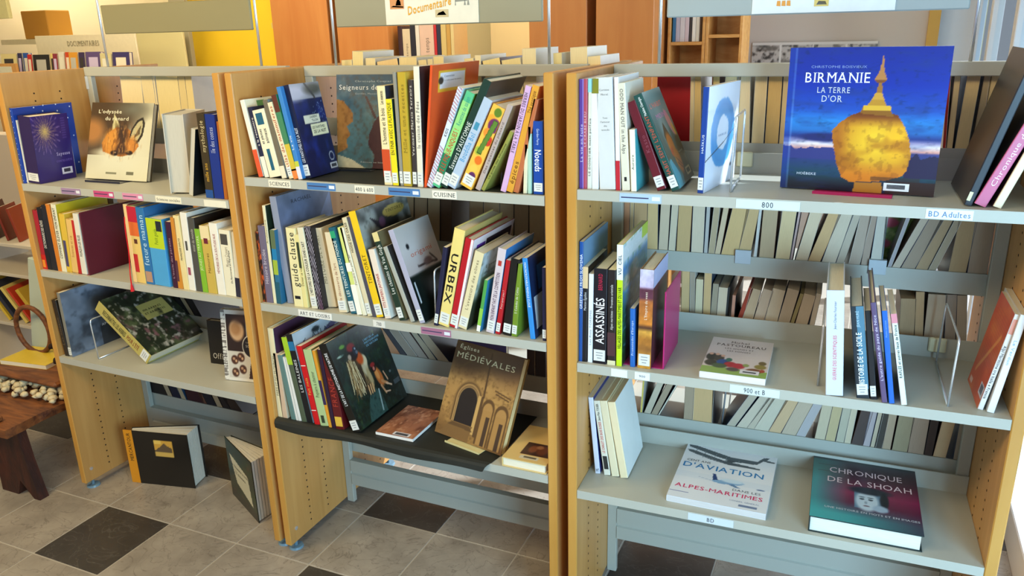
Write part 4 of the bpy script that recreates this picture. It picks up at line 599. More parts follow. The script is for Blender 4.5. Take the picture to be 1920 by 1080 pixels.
(2, 'B', 0.1886, 0.02, 0.9248, 0.0353, 0.18, 0.2729, 0.0061, '#8a5a2c', "thick sunset-coloured book titled L'Empire du vent beside the magenta bookend", {'art_sp': 'sunset', 'st': [("L'Empire du vent", '#ecdcc4', 0.5, 0.78, 0.2, 'u', 't')], 'cov': '#5a3038', 'crects': [(0, 0.82, 1, 1, '#b4b6d8')], 'lab': 1}),
(2, 'B', 0.6559, 0.004, 0.9246, 0.0392, 0.25, 0.2655, -0.0825, '#cfd6e6', 'wide white book with pink title Guerre des scientifiques', {'st': [('GUERRE DES SCIENTIFIQUES', '#d86a70', 0.15, 0.58, 0.2, 'u', 'b'), ('Jean-Charles Fournier', '#6a7284', 0.64, 0.9, 0.15, 'u', 's')], 'cov': '#d6dae8', 'lab': 0}),
(2, 'B', 0.725, 0.01, 0.9246, 0.0284, 0.25, 0.2308, -0.1566, '#1f2a33', 'black and blue book titled Histoire de la Sicile', {'st': [('HISTOIRE DE LA SICILE', '#eef2f4', 0.13, 0.72, 0.42, 'u', 'b'), ('JEAN HURÉ', '#a8c4d2', 0.78, 0.95, 0.22, 'u', 'b')], 'bands2': [(0.1, 1, 0.42, 1, '#4c7a92')], 'lab': 1}),
(2, 'B', 0.756, 0.012, 0.9246, 0.0142, 0.18, 0.2234, -0.1593, '#17161a', 'small black book between the blue Sicily book and the purple one', {'lab': 1}),
(2, 'B', 0.7805, 0.002, 0.9246, 0.0122, 0.29, 0.2493, -0.2045, '#5c4a6e', 'purple-spined book leaning left with its black cover reaching back', {'st': [("L'autre guide du pays de Nice", '#cfc4dc', 0.2, 0.9, 0.45, 'u', 'b')], 'lab': 0, 'cov': '#2a2a30', 'hard': 1}),
(2, 'B', 0.7959, 0.002, 0.9246, 0.012, 0.2, 0.2307, -0.176, '#1f63c4', 'plain bright blue narrow book right of the purple one', {'st': [('Musées nationaux', '#8ab4ea', 0.72, 0.9, 0.3, 'u', 's')], 'lab': 0}),
(2, 'B', 0.8221, 0.002, 0.9246, 0.0125, 0.19, 0.2268, -0.2084, '#e0e8e0', 'white narrow book with a pink top and dark lettering, leaning left', {'bands': [(0.9, 1, '#d68a96')], 'st': [('RAFLES et autres lieux de France', '#26302c', 0.3, 0.88, 0.5, 'u', 'b')], 'lab': 0}),
(2, 'C', 0.0517, 0.105, 0.5305, 0.0151, 0.2, 0.2447, -0.0966, '#d3d8e6', 'pale blue-white book leaning left at the left of the lowest shelf', {'cov': '#26307a', 'st': [('ML', '#3a3f50', 0.03, 0.07, 0.6, 'u', 'b')], 'lab': 0}),
(2, 'C', 0.0785, 0.105, 0.5305, 0.0188, 0.2, 0.2376, -0.1442, '#e0dccb', 'cream book with red lettering La chaleur des jours rares', {'st': [('LE CHALET DES BOIS ROSES', '#cc4038', 0.3, 0.72, 0.4, 'u', 'b'), ('Jean-Max TIXIER', '#2a2624', 0.74, 0.96, 0.35, 'u', 'b')], 'bands2': [(0.08, 0.26, 0.2, 0.9, '#30302e')], 'lab': 0}),
(2, 'C', 0.1014, 0.105, 0.5305, 0.0223, 0.2, 0.2408, -0.1623, '#e3d7b4', 'plain cream book second from the right of the four on the lowest shelf', {'lab': 0}),
(2, 'C', 0.1275, 0.105, 0.5305, 0.0226, 0.195, 0.2409, -0.1736, '#ead9b0', 'cream book with a plain white cover facing right on the lowest shelf', {'cov': '#e9edea', 'lab': 0}),
(0, 'A', 0.0281, 0.006, 1.2913, 0.0124, 0.24, 0.2707, 0.0382, '#1a3f9c', 'blue book with small white dots behind the firework book', {'lab': 0, 'cov': '#1a3f9c', 'dots': 1}),
(0, 'A', 0.0306, 0.014, 1.2913, 0.0163, 0.2, 0.2279, 0.0293, '#d9d4c0', 'white thin book with tiny lettering leaning left of the firework book', {'st': [('Crispations', '#5a5648', 0.45, 0.85, 0.4, 'u', 's')], 'lab': 0}),
(0, 'A', 0.0484, 0.014, 1.2947, 0.0645, 0.148, 0.241, 0.0606, '#2c1c4c', 'purple book with a golden firework burst on its cover', {'art': 'feu', 'ct': [('Sayeuse', '#c4b4dc', 0.55, 0.92, 0.38, 0.05, 't'), ("CONTES D'ÉTÉ", '#7a62b4', 0.52, 0.95, 0.28, 0.03, 't')], 'lab': 1, 'hard': 1}),
(0, 'A', 0.7517, 0.02, 1.2936, 0.0704, 0.17, 0.2604, 0.0399, '#c8c2b4', 'grey-white book with its thick page block facing out, leaning left', {'rev': 1, 'lab': 0, 'yaw': 0.38}),
(0, 'A', 0.8338, 0.02, 1.2947, 0.0169, 0.2, 0.2239, 0.236, '#b9b8a6', 'pale grey page block with a black cover, left of the brown tales book', {'rev': 1, 'lab': 0, 'lcov': '#0e1418'}),
(0, 'A', 0.9141, 0.014, 1.2916, 0.0315, 0.2, 0.2681, 0.0246, '#3c3018', 'dark brown book titled Mythologie, mille ans de contes', {'st': [('mythologie', '#c9b98a', 0.55, 0.92, 0.5, 'u', 't'), ('mille ans', '#d9a834', 0.2, 0.42, 0.42, 'u', 't')], 'bands': [(0, 0.1, '#1f4a8a')], 'lab': 0, 'hard': 1}),
(0, 'A', 0.9483, 0.014, 1.2917, 0.0394, 0.2, 0.2665, 0.0244, '#1a2f7c', 'royal blue book with pale emblems, right of the brown tales book', {'st': [('île des contes', '#b4bcd8', 0.55, 0.85, 0.45, 'u', 't')], 'lab': 0, 'hard': 1}),
(0, 'A', 0.99, 0.014, 1.2914, 0.0156, 0.2, 0.245, 0.0413, '#a8601c', 'orange-brown book against the right panel of the left unit', {'lab': 0}),
(0, 'B', 0.0281, 0.014, 0.961, 0.0257, 0.2, 0.2275, 0.0214, '#a01a2a', 'crimson book with an orange foot mark, first on the left unit middle shelf', {'bands2': [(0.03, 0.16, 0.1, 0.7, '#e08a2c')], 'bands': [(0, 0.25, '#c02018')], 'lab': 0}),
(0, 'B', 0.0496, 0.014, 0.9617, 0.0276, 0.2, 0.2396, 0.0434, '#17151a', 'black book with white title, second on the left unit middle shelf', {'st': [('DICTIONNAIRE DES RÊVES', '#dcd8d0', 0.35, 0.8, 0.5, 'u', 'b')], 'lab': 0}),
(0, 'B', 0.0781, 0.014, 0.9618, 0.0304, 0.2, 0.2504, 0.0413, '#221f24', 'charcoal book with a plain spine, third on the left unit middle shelf', {'lab': 0}),
(0, 'B', 0.1099, 0.014, 0.9607, 0.0207, 0.2, 0.2565, 0.0113, '#d07a22', 'orange narrow book left of the white titled one', {'lab': 0}),
(0, 'B', 0.1315, 0.014, 0.9616, 0.0256, 0.22, 0.2578, 0.0424, '#e0dcc0', 'white-spined book with a yellow cover titled in black', {'st': [('COMMENT ÉLEVER MON ENFANT', '#38342c', 0.2, 0.95, 0.5, 'u', 'b')], 'cov': '#c9b822', 'lab': 0}),
(0, 'B', 0.1599, 0.014, 0.9626, 0.0292, 0.2, 0.2245, 0.0736, '#d8b43c', 'mustard-yellow book with a violet strip on its spine', {'bands2': [(0.1, 0.55, 0.1, 0.6, '#4a4468')], 'lab': 0}),
(0, 'B', 0.1899, 0.014, 0.9635, 0.031, 0.2, 0.2066, 0.097, '#dfb86c', 'pale orange book with faint lettering, left of the thin red one', {'st': [('Sciences et vie', '#b07840', 0.3, 0.7, 0.4, 'u', 's')], 'lab': 0}),
(0, 'B', 0.2217, 0.014, 0.9618, 0.0164, 0.19, 0.2052, 0.0771, '#b8261f', 'thin red book left of the white one with black lettering', {'lab': 0}),
(0, 'B', 0.2403, 0.014, 0.9619, 0.0277, 0.2, 0.2313, 0.0508, '#dcd8c8', 'white book with black lettering beside the maroon board', {'st': [('POURQUOI LES FILLES', '#2c2a28', 0.3, 0.65, 0.45, 'u', 'b')], 'lab': 0}),
(0, 'B', 0.5054, 0.014, 0.9615, 0.0186, 0.22, 0.2825, 0.0524, '#e6c58a', 'cream thin book with the red ribbon in front of it', {'lab': 0, 'cov': '#8a1a3c'}),
(0, 'B', 0.5248, 0.014, 0.9623, 0.0439, 0.22, 0.277, 0.0402, '#e0bf6c', 'orange and cream book with a red patch and a round brown mark', {'bands': [(0.8, 1, '#b81f34'), (0.62, 0.8, '#d8682c')], 'bands2': [(0.14, 0.38, 0.05, 0.5, '#c02a2a'), (0.52, 0.58, 0.35, 0.7, '#5a3020')], 'lab': 0}),
(0, 'B', 0.5712, 0.014, 0.9614, 0.0376, 0.22, 0.2768, 0.0244, '#2f6ea4', 'blue book titled future maman in pale letters', {'st': [('future maman', '#b9dcf2', 0.25, 0.9, 0.6, 'u', 's')], 'bands2': [(0.03, 0.17, 0.1, 0.9, '#b08a70')], 'lab': 0}),
(0, 'B', 0.6114, 0.014, 0.9629, 0.074, 0.2, 0.241, 0.0331, '#4a9cd0', 'thick book, lime above and sky blue below', {'bands': [(0.56, 1, '#b4c820')], 'st': [('Petit guide', '#5f7a18', 0.62, 0.85, 0.22, 'u', 's')], 'bands2': [(0.82, 0.97, 0.6, 0.95, '#22272c')], 'lab': 0, 'hard': 1}),
(0, 'B', 0.6992, 0.014, 0.9614, 0.0216, 0.19, 0.2357, 0.0436, '#3c1630', 'dark plum book right of the lime and blue one', {'st': [("L'école des parents", '#b090a0', 0.1, 0.8, 0.35, 'u', 's')], 'lab': 0}),
(0, 'B', 0.7218, 0.014, 0.9618, 0.0237, 0.19, 0.2514, 0.0544, '#c8842c', 'amber narrow book with dark marks, right of the plum one', {'bands2': [(0.1, 0.4, 0.0, 0.5, '#54303c')], 'lab': 0}),
(0, 'B', 0.7479, 0.014, 0.9606, 0.0259, 0.2, 0.26, 0.0052, '#e2cf94', 'cream book with small black lettering, right of the amber one', {'st': [('FRANÇOISE DOLTO', '#3a362c', 0.4, 0.7, 0.3, 'u', 'b')], 'lab': 0}),
(0, 'B', 0.7745, 0.014, 0.9615, 0.0299, 0.2, 0.273, 0.0326, '#e3e0d4', 'white book with a looped cord drawing on its spine', {'bands2': [(0.2, 0.3, 0.2, 0.6, '#9a4a5c'), (0.52, 0.64, 0.3, 0.6, '#4a4844')], 'lab': 0}),
(0, 'B', 0.8056, 0.014, 0.9614, 0.0291, 0.2, 0.2573, 0.0312, '#4c4a44', 'charcoal grey book right of the white looped one', {'st': [('essai du monde', '#b8b4a8', 0.55, 0.85, 0.4, 'u', 's')], 'lab': 0, 'cov': '#2a2420'}),
(0, 'B', 0.8355, 0.014, 0.9607, 0.0233, 0.17, 0.2211, 0.0076, '#7eb02c', 'green book titled in pale capitals on the left unit middle shelf', {'st': [('JEUNES AU TRAVAIL', '#cfe0a0', 0.35, 0.9, 0.45, 'u', 'b')], 'lab': 0}),
(0, 'B', 0.8612, 0.014, 0.9609, 0.0393, 0.18, 0.2344, 0.0092, '#c4a84c', 'ochre book with a cream top and a small maroon square', {'bands': [(0.8, 1, '#e0cfa0')], 'bands2': [(0.74, 0.82, 0.3, 0.75, '#6a2030')], 'st': [('Mémoires', '#7a6428', 0.3, 0.6, 0.3, 'u', 's')], 'lab': 0}),
(0, 'B', 0.9041, 0.014, 0.9607, 0.0353, 0.19, 0.2468, 0.005, '#e6e2d4', 'white book with thin red and black lettering, left of the portrait one', {'st': [('MÉMOIRES DE LA SOLITUDE NUE', '#a04a48', 0.3, 0.85, 0.28, 'u', 'b')], 'lab': 0}),
(0, 'B', 0.9405, 0.014, 0.9615, 0.0453, 0.18, 0.2266, 0.0217, '#e3dcc0', 'cream book with a small portrait photograph on its spine', {'bands2': [(0.78, 0.94, 0.1, 0.75, '#4a4640')], 'st': [('Moeurs Crovert', '#8a7a68', 0.45, 0.75, 0.3, 'u', 't'), ('Du Revirement en République', '#2c2a26', 0.2, 0.7, 0.15, 'u', 'b', 0.72)], 'lab': 0}),
(0, 'B', 0.9841, 0.014, 0.9619, 0.0196, 0.18, 0.2225, 0.0699, '#d8cfb8', 'white and black book against the right panel on the middle shelf', {'bands': [(0, 0.3, '#2a2838')], 'lab': 0}),
(0, 'C', 0.0453, 0.014, 0.6043, 0.0231, 0.2, 0.2308, -0.051, '#2a2018', 'dark brown thin book against the left panel of the lower shelf', {'st': [('Les oiseaux', '#6a5c48', 0.2, 0.7, 0.5, 'u', 's')], 'lab': 0}),
(0, 'C', 0.0701, 0.015, 0.6043, 0.0183, 0.29, 0.2643, -0.0022, '#7d7c74', 'large cloudy grey-blue hardback leaning at the left of the lower shelf', {'art': 'nuage', 'ct': [('APOCALYPSE', '#b8bcc0', 0.52, 0.9, 0.3, 0.035, 'b')], 'lab': 1}),
(2, 'A', 0.8923, 0.03, 1.4024, 0.0161, 0.25, 0.33, 0.259, '#1c1e26', 'large black album leaning right against the right panel of the top shelf', {'lab': 0, 'hard': 1, 'bands2': [(0.03, 0.09, 0.05, 0.5, '#d8d0a8')], 'lcov': '#3a342c'}),
(2, 'A', 0.9109, 0.025, 1.4072, 0.0242, 0.2, 0.3, 0.3764, '#c25f84', 'pink album with pale script lettering leaning beside the large black one', {'lab': 0, 'hard': 1, 'st': [('Chronique du Léopard', '#f0d8e0', 0.12, 0.9, 0.4, 'u', 's')], 'lcov': '#22222a'}),
(2, 'A', 0.9457, 0.02, 1.4038, 0.0168, 0.19, 0.21, 0.3358, '#e2cfae', 'cream album leaning right next to the pink one on the top shelf', {'lab': 0, 'lcov': '#2a2420'}),
(2, 'B', 0.9827, 0.033, 0.9266, 0.0121, 0.17, 0.2404, 0.1696, '#ddd6cf', 'white-spined guide with an orange-red back cover, leaning right at the end of the history shelf', {'lab': 0, 'st': [('Alpi Marittime tra Italia e Francia', '#3a3434', 0.12, 0.68, 0.5, 'd', 'b')], 'bands2': [(0.8, 0.95, 0.15, 0.85, '#d8907c')], 'lcov': '#c8452a', 'lart': 'alpi'}),
(2, 'B', 1.0009, 0.024, 0.9265, 0.0151, 0.2, 0.242, 0.1318, '#e6e8ea', 'white leaning book at the far right end of the history shelf', {'lab': 0, 'st': [('Le Verdon', '#7fa4c8', 0.5, 0.75, 0.4, 'd', 's')], 'lcov': '#c4c2c0'}),
(0, 'C', 0.4236, 0.073, 0.6043, 0.0528, 0.27, 0.3005, -0.882, '#b5a75a', 'thick book with a yellow spine fallen aslant on the lower shelf, dark botanical cover', {'st': [("POUR L'ÉTÉ", '#8a3a20', 0.2, 0.42, 0.4, 'd', 'b'), ('RECONNAÎTRE LES ARBRES', '#3c3820', 0.45, 0.88, 0.45, 'd', 'b')], 'art': 'foret', 'ct': [('100 ARBRES', '#2c2a18', 0.42, 0.75, 0.62, 0.03, 'b'), ('ET ARBUSTES', '#2c2a18', 0.42, 0.78, 0.56, 0.03, 'b')], 'lab': 1}),
]
ROWS=[
(2,'middle-upper',0.0566,0.372,1.1051,0.0177,0.2,0.255,0.0068,'#a8522c'),
(2,'middle-upper',0.0759,0.372,1.105,0.0109,0.2,0.259,0.0019,'#a88050'),
(2,'middle-upper',0.0883,0.372,1.105,0.0397,0.2,0.263,-0.0023,'#96693a'),
(2,'middle-upper',0.1306,0.372,1.105,0.0316,0.2,0.255,-0.0201,'#c09858'),
(2,'middle-upper',0.1622,0.372,1.1056,0.0277,0.2,0.259,0.0218,'#b8a490'),
(2,'middle-upper',0.1918,0.372,1.1057,0.0186,0.2,0.263,0.0364,'#b8ab9a'),
(2,'middle-upper',0.2158,0.372,1.1055,0.0379,0.2,0.255,0.0144,'#a47b42'),
(2,'middle-upper',0.2592,0.372,1.105,0.0345,0.2,0.259,-0.0012,'#b9ae9e'),
(2,'middle-upper',0.2955,0.372,1.1051,0.0111,0.2,0.263,0.0096,'#8892a4'),
(2,'middle-upper',0.306,0.372,1.1061,0.017,0.2,0.255,0.063,'#86745a'),
(2,'middle-upper',0.3212,0.372,1.1069,0.0153,0.2,0.259,0.1232,'#b09c80'),
(2,'middle-upper',0.3374,0.372,1.1127,0.0444,0.2,0.263,0.174,'#b48c4c'),
(2,'middle-upper',0.3862,0.372,1.109,0.0335,0.2,0.255,0.1193,'#a8834a'),
(2,'middle-upper',0.434,0.372,1.1053,0.0076,0.2,0.259,0.0384,'#a8b8c8'),
(2,'middle-upper',0.4493,0.372,1.1057,0.0391,0.2,0.263,0.0169,'#8a7556'),
(2,'middle-upper',0.4912,0.372,1.1073,0.0376,0.2,0.255,0.0621,'#c2a876'),
(2,'middle-upper',0.5293,0.372,1.1055,0.0065,0.2,0.259,0.083,'#9a7a8a'),
(2,'middle-upper',0.5398,0.372,1.1107,0.0301,0.2,0.263,0.1917,'#c2ae92'),
(2,'middle-upper',0.5685,0.372,1.1136,0.0305,0.2,0.255,0.2873,'#b08048'),
(2,'middle-upper',0.6065,0.372,1.1128,0.0343,0.2,0.255,0.2294,'#b0a698'),
(2,'middle-upper',0.6437,0.372,1.1091,0.02,0.2,0.259,0.2053,'#8e8880'),
(2,'middle-upper',0.6796,0.372,1.1083,0.0274,0.2,0.263,0.1194,'#7a6a66'),
(2,'middle-upper',0.7128,0.372,1.1061,0.0179,0.2,0.255,0.0638,'#6a5854'),
(2,'middle-upper',0.7363,0.372,1.1059,0.0266,0.2,0.259,0.0339,'#9ca0a0'),
(2,'middle-upper',0.7663,0.372,1.105,0.004,0.2,0.263,-0.0163,'#46648a'),
(2,'middle-upper',0.7718,0.372,1.1069,0.0088,0.2,0.255,0.2149,'#6e7090'),
(2,'middle-upper',0.7762,0.372,1.1116,0.0184,0.2,0.259,0.3673,'#9a9086'),
(2,'middle-upper',0.8,0.372,1.1158,0.0309,0.2,0.263,0.3582,'#6a5c54'),
(2,'middle-upper',0.8365,0.372,1.113,0.0269,0.2,0.255,0.3019,'#7c6244'),
(2,'middle-upper',0.866,0.372,1.11,0.0166,0.2,0.259,0.3082,'#7c7264'),
(2,'middle-upper',0.9242,0.372,1.1072,0.0402,0.2,0.263,0.0556,'#846842'),
(2,'middle-upper',0.9706,0.372,1.1051,0.0433,0.2,0.255,0.0028,'#6f6058'),
(2,'middle-lower',0.2417,0.372,0.8,0.0238,0.2,0.2945,-0.0226,'#b08a50'),
(2,'middle-lower',0.268,0.372,0.8,0.0142,0.2,0.294,-0.0279,'#6a6460'),
(2,'middle-lower',0.2805,0.372,0.8,0.0217,0.2,0.2736,-0.011,'#bdb898'),
(2,'middle-lower',0.3027,0.372,0.8,0.022,0.2,0.2989,-0.0066,'#b28c52'),
(2,'middle-lower',0.3191,0.372,0.8005,0.0175,0.2,0.2641,0.0292,'#5c6058'),
(2,'middle-lower',0.3384,0.372,0.8006,0.0243,0.2,0.2548,0.0261,'#a8a698'),
(2,'middle-lower',0.3616,0.372,0.8002,0.0059,0.2,0.2578,0.0352,'#2c3030'),
(2,'middle-lower',0.3799,0.372,0.8002,0.0101,0.2,0.2345,0.018,'#8a4a40'),
(2,'middle-lower',0.3588,0.372,0.8033,0.0126,0.2,0.2693,0.2618,'#963c28'),
(2,'middle-lower',0.3874,0.372,0.805,0.027,0.2,0.2609,0.1848,'#8e7c62'),
(2,'middle-lower',0.412,0.372,0.806,0.0278,0.2,0.2635,0.2164,'#9a8a7a'),
(2,'middle-lower',0.4525,0.372,0.8054,0.0344,0.2,0.265,0.1582,'#a69a86'),
(2,'middle-lower',0.4844,0.372,0.8058,0.0319,0.2,0.2697,0.1836,'#94887a'),
(2,'middle-lower',0.5129,0.372,0.8023,0.0108,0.2,0.2621,0.2116,'#5a5424'),
(2,'middle-lower',0.5327,0.372,0.8057,0.032,0.2,0.258,0.1785,'#a08f7e'),
(2,'middle-lower',0.5809,0.372,0.8016,0.0141,0.2,0.2628,0.1124,'#a8a09a'),
(2,'middle-lower',0.842,0.372,0.8,0.0364,0.2,0.2699,-0.0666,'#7c6040'),
(2,'middle-lower',0.8835,0.372,0.8,0.0209,0.2,0.2927,-0.0866,'#8c6a44'),
(2,'middle-lower',0.896,0.372,0.8,0.0443,0.2,0.2885,-0.0266,'#8a8178'),
(2,'middle-lower',0.9578,0.372,0.8,0.0256,0.2,0.2919,-0.0959,'#5c5a64'),
(2,'middle-lower',0.9866,0.372,0.8,0.0236,0.2,0.2927,-0.1055,'#7a7270'),
(2,'lowest',0.1205,0.372,0.5653,0.0061,0.2,0.205,0.0434,'#d8b81c'),
(2,'lowest',0.1196,0.372,0.5715,0.02,0.2,0.209,0.33,'#a49c90'),
(2,'lowest',0.1399,0.372,0.5723,0.0191,0.2,0.213,0.3901,'#6c5a4c'),
(2,'lowest',0.1572,0.372,0.5669,0.0046,0.2,0.205,0.4395,'#d0ccbc'),
(2,'lowest',0.2592,0.372,0.5652,0.0272,0.2,0.209,0.0071,'#6a5848'),
(2,'lowest',0.2874,0.372,0.5654,0.0579,0.2,0.213,0.0065,'#a87c44'),
(2,'lowest',0.3467,0.372,0.565,0.0067,0.2,0.205,-0.0168,'#2a201c'),
(2,'lowest',0.3702,0.372,0.5755,0.0223,0.2,0.209,0.4908,'#8a867c'),
(2,'lowest',0.3996,0.372,0.578,0.0269,0.2,0.213,0.5062,'#a6a296'),
(2,'lowest',0.4305,0.372,0.5734,0.019,0.2,0.205,0.4561,'#989488'),
(2,'lowest',0.4573,0.372,0.58,0.0379,0.2,0.209,0.4057,'#a8a89e'),
(2,'lowest',0.4995,0.372,0.5766,0.033,0.2,0.213,0.3597,'#b08a60'),
(2,'lowest',0.5377,0.372,0.5779,0.0382,0.2,0.205,0.3434,'#988a7a'),
(2,'lowest',0.5786,0.372,0.5727,0.0236,0.2,0.209,0.333,'#8288a0'),
(2,'lowest',0.6398,0.372,0.5678,0.0282,0.2,0.205,0.1004,'#a49a84'),
(2,'lowest',0.6695,0.372,0.5675,0.0263,0.2,0.209,0.0947,'#9c8a5c'),
(2,'lowest',0.6986,0.372,0.5668,0.0222,0.2,0.213,0.0834,'#8e9084'),
(2,'lowest',0.7226,0.372,0.5662,0.0163,0.2,0.205,0.0722,'#b0a48e'),
(2,'lowest',0.7387,0.372,0.5692,0.0303,0.2,0.209,0.1395,'#544640'),
(2,'lowest',0.7722,0.372,0.5664,0.018,0.2,0.213,0.0777,'#8c88a2'),
(2,'lowest',0.7915,0.372,0.5659,0.0113,0.2,0.205,0.0816,'#a89c88'),
(2,'lowest',0.8051,0.372,0.5664,0.0168,0.2,0.209,0.084,'#4c463e'),
(2,'lowest',0.8246,0.372,0.566,0.0214,0.2,0.213,0.0464,'#927c66'),
(2,'lowest',0.8495,0.372,0.5672,0.0391,0.2,0.205,0.0555,'#706a50'),
(2,'lowest',0.8921,0.372,0.5658,0.0398,0.2,0.209,0.0189,'#7a6458'),
(2,'lowest',0.933,0.372,0.5657,0.0198,0.2,0.213,0.0362,'#44342c'),
(2,'lowest',0.9532,0.372,0.5677,0.0316,0.2,0.205,0.086,'#b4946a'),
(2,'lowest',1.007,0.372,0.5655,0.0351,0.2,0.209,0.0151,'#7e746a'),
(2,'topmost',0.2424,0.372,1.42,0.0111,0.2,0.235,-0.0242,'#d8c490'),
(2,'topmost',0.2547,0.372,1.42,0.0192,0.2,0.239,-0.0408,'#c9a250'),
(2,'topmost',0.3041,0.372,1.42,0.0182,0.2,0.243,-0.0323,'#c8aa50'),
(2,'topmost',0.3223,0.372,1.421,0.0336,0.2,0.235,0.0309,'#c9ae74'),
(2,'topmost',0.3606,0.372,1.42,0.0095,0.2,0.239,0.0005,'#b89a78'),
(2,'topmost',0.3731,0.372,1.42,0.0319,0.2,0.2484,-0.0486,'#c9b488'),
(2,'topmost',0.4089,0.372,1.42,0.0308,0.2,0.2399,-0.0065,'#d2bc84'),
(2,'topmost',0.4433,0.372,1.42,0.0346,0.2,0.2438,-0.0082,'#c0923a'),
(2,'topmost',0.4802,0.372,1.42,0.0285,0.2,0.2476,-0.0082,'#c2a468'),
(2,'topmost',0.8765,0.372,1.42,0.0072,0.2,0.235,-0.0594,'#b03020'),
(2,'topmost',0.8829,0.372,1.42,0.0137,0.2,0.239,-0.0232,'#c8ac68'),
(2,'topmost',0.8984,0.372,1.4208,0.0296,0.2,0.243,0.0267,'#c8ab66'),
(2,'topmost',0.9351,0.372,1.4204,0.0164,0.2,0.235,0.0256,'#7a6844'),
(2,'topmost',0.9565,0.372,1.42,0.0244,0.2,0.239,-0.0137,'#c9ae6c'),
(2,'topmost',0.9839,0.372,1.4207,0.023,0.2,0.243,0.0307,'#b8963c'),
(2,'topmost',1.012,0.372,1.4203,0.0228,0.2,0.235,0.0143,'#c0a050'),
(1,'topmost',0.1525,0.385,1.47,0.0399,0.19,0.2316,-0.0007,'#dccb84'),
(1,'topmost',0.1802,0.385,1.4729,0.0404,0.19,0.2577,0.0718,'#dccf86'),
(1,'topmost',0.2414,0.385,1.471,0.0368,0.19,0.2367,0.0261,'#d8cc98'),
(1,'topmost',0.319,0.385,1.47,0.078,0.19,0.2275,-0.1291,'#d8b878'),
(1,'topmost',0.3718,0.385,1.471,0.0629,0.19,0.238,0.0167,'#dccb8c'),
(1,'topmost',0.4587,0.385,1.47,0.0288,0.19,0.2297,-0.0546,'#d8c78c'),
(1,'topmost',0.4858,0.385,1.47,0.0189,0.19,0.2325,-0.0278,'#cdbf90'),
(1,'topmost',0.4995,0.385,1.4702,0.0359,0.19,0.24,0.0063,'#d8c684'),
(1,'topmost',0.6188,0.385,1.47,0.031,0.19,0.233,-0.0378,'#d6c684'),
(1,'topmost',0.6488,0.385,1.47,0.0198,0.19,0.242,-0.0061,'#dccf9c'),
(1,'topmost',0.7098,0.385,1.47,0.0583,0.19,0.2284,-0.1655,'#d8c06c'),
(1,'topmost',0.768,0.385,1.47,0.0609,0.19,0.2284,-0.1358,'#d8c67c'),
(1,'topmost',0.8074,0.385,1.47,0.0429,0.19,0.2596,-0.0036,'#dcd09c'),
(1,'topmost',0.9127,0.385,1.47,0.0265,0.19,0.2456,-0.03,'#d8ca80'),
(1,'topmost',0.9645,0.385,1.47,0.0506,0.19,0.2606,-0.0219,'#d8c890'),
(1,'topmost',1.0287,0.385,1.47,0.0376,0.19,0.2353,-0.0709,'#d6c488'),
(0,'topmost',0.1679,0.372,1.4234,0.1071,0.2,0.23,0.0783,'#d8cc9c'),
(0,'topmost',0.2905,0.372,1.4162,0.0592,0.2,0.2352,0.0209,'#d0c390'),
(0,'topmost',0.3503,0.372,1.4153,0.0073,0.2,0.2396,0.0403,'#dccf9a'),
(0,'topmost',0.3596,0.372,1.422,0.1111,0.2,0.23,0.0634,'#cfc382'),
(0,'topmost',0.4743,0.372,1.4167,0.0355,0.2,0.234,0.0466,'#c0b070'),
(0,'topmost',0.5133,0.372,1.4159,0.0337,0.2,0.238,0.0253,'#c9ba76'),
(0,'middle-lower',0.2885,0.372,0.64,0.0395,0.2,0.2,-0.6346,'#241c16'),
(0,'middle-lower',0.3503,0.372,0.64,0.0174,0.2,0.204,-0.7905,'#6a5c44'),
(0,'middle-lower',0.366,0.372,0.64,0.0228,0.2,0.208,-0.6222,'#1a1612'),
(0,'middle-lower',0.3929,0.372,0.64,0.0205,0.2,0.2,-0.5719,'#5c5038'),
(0,'middle-lower',0.4172,0.372,0.64,0.0315,0.2,0.204,-0.5211,'#201a18'),
(0,'lowest',0.0659,0.372,0.235,0.0918,0.2,0.2,-0.4192,'#241a16'),
(0,'lowest',0.1662,0.372,0.235,0.0263,0.2,0.204,-0.3795,'#7a6a54'),
(0,'lowest',0.1945,0.372,0.235,0.0469,0.2,0.208,-0.3256,'#1c1c30'),
(0,'lowest',0.2496,0.372,0.235,0.0256,0.2,0.2,-0.3982,'#86765c'),
(0,'lowest',0.2698,0.372,0.235,0.0902,0.2,0.204,-0.1481,'#38141a'),
(0,'lowest',0.3785,0.372,0.235,0.0195,0.2,0.208,-0.4472,'#6a4434'),
(0,'lowest',0.4041,0.372,0.235,0.0452,0.2,0.2,-0.4715,'#201c24'),
(0,'lowest',0.454,0.372,0.235,0.0283,0.2,0.204,-0.4065,'#7c6850'),
(0,'lowest',0.4878,0.372,0.235,0.0365,0.2,0.208,-0.3788,'#2a2220'),
(0,'lowest',0.5483,0.372,0.235,0.0511,0.2,0.2,-0.6581,'#3a2c24'),
(1,'middle-upper',0.3515,0.372,1.0629,0.0381,0.2,0.24,0.0774,'#7a6040'),
(1,'middle-upper',0.3942,0.372,1.0635,0.048,0.2,0.244,0.0722,'#6a4c30'),
(1,'middle-upper',0.4466,0.372,1.063,0.0452,0.2,0.248,0.0658,'#6e5436'),
(1,'middle-upper',0.4962,0.372,1.0624,0.0406,0.2,0.24,0.0597,'#5c4430'),
(1,'middle-upper',0.6054,0.372,1.0623,0.0491,0.2,0.244,0.0463,'#7a6244'),
(1,'middle-upper',0.6587,0.372,1.0622,0.0541,0.2,0.248,0.0398,'#8a6e4a'),
(1,'middle-upper',0.717,0.372,1.0616,0.0475,0.2,0.24,0.0327,'#7e6444'),
(1,'middle-upper',0.7685,0.372,1.0613,0.0487,0.2,0.244,0.0263,'#6a523a'),
(1,'middle-upper',0.8212,0.372,1.061,0.0516,0.2,0.248,0.0199,'#8a7048'),
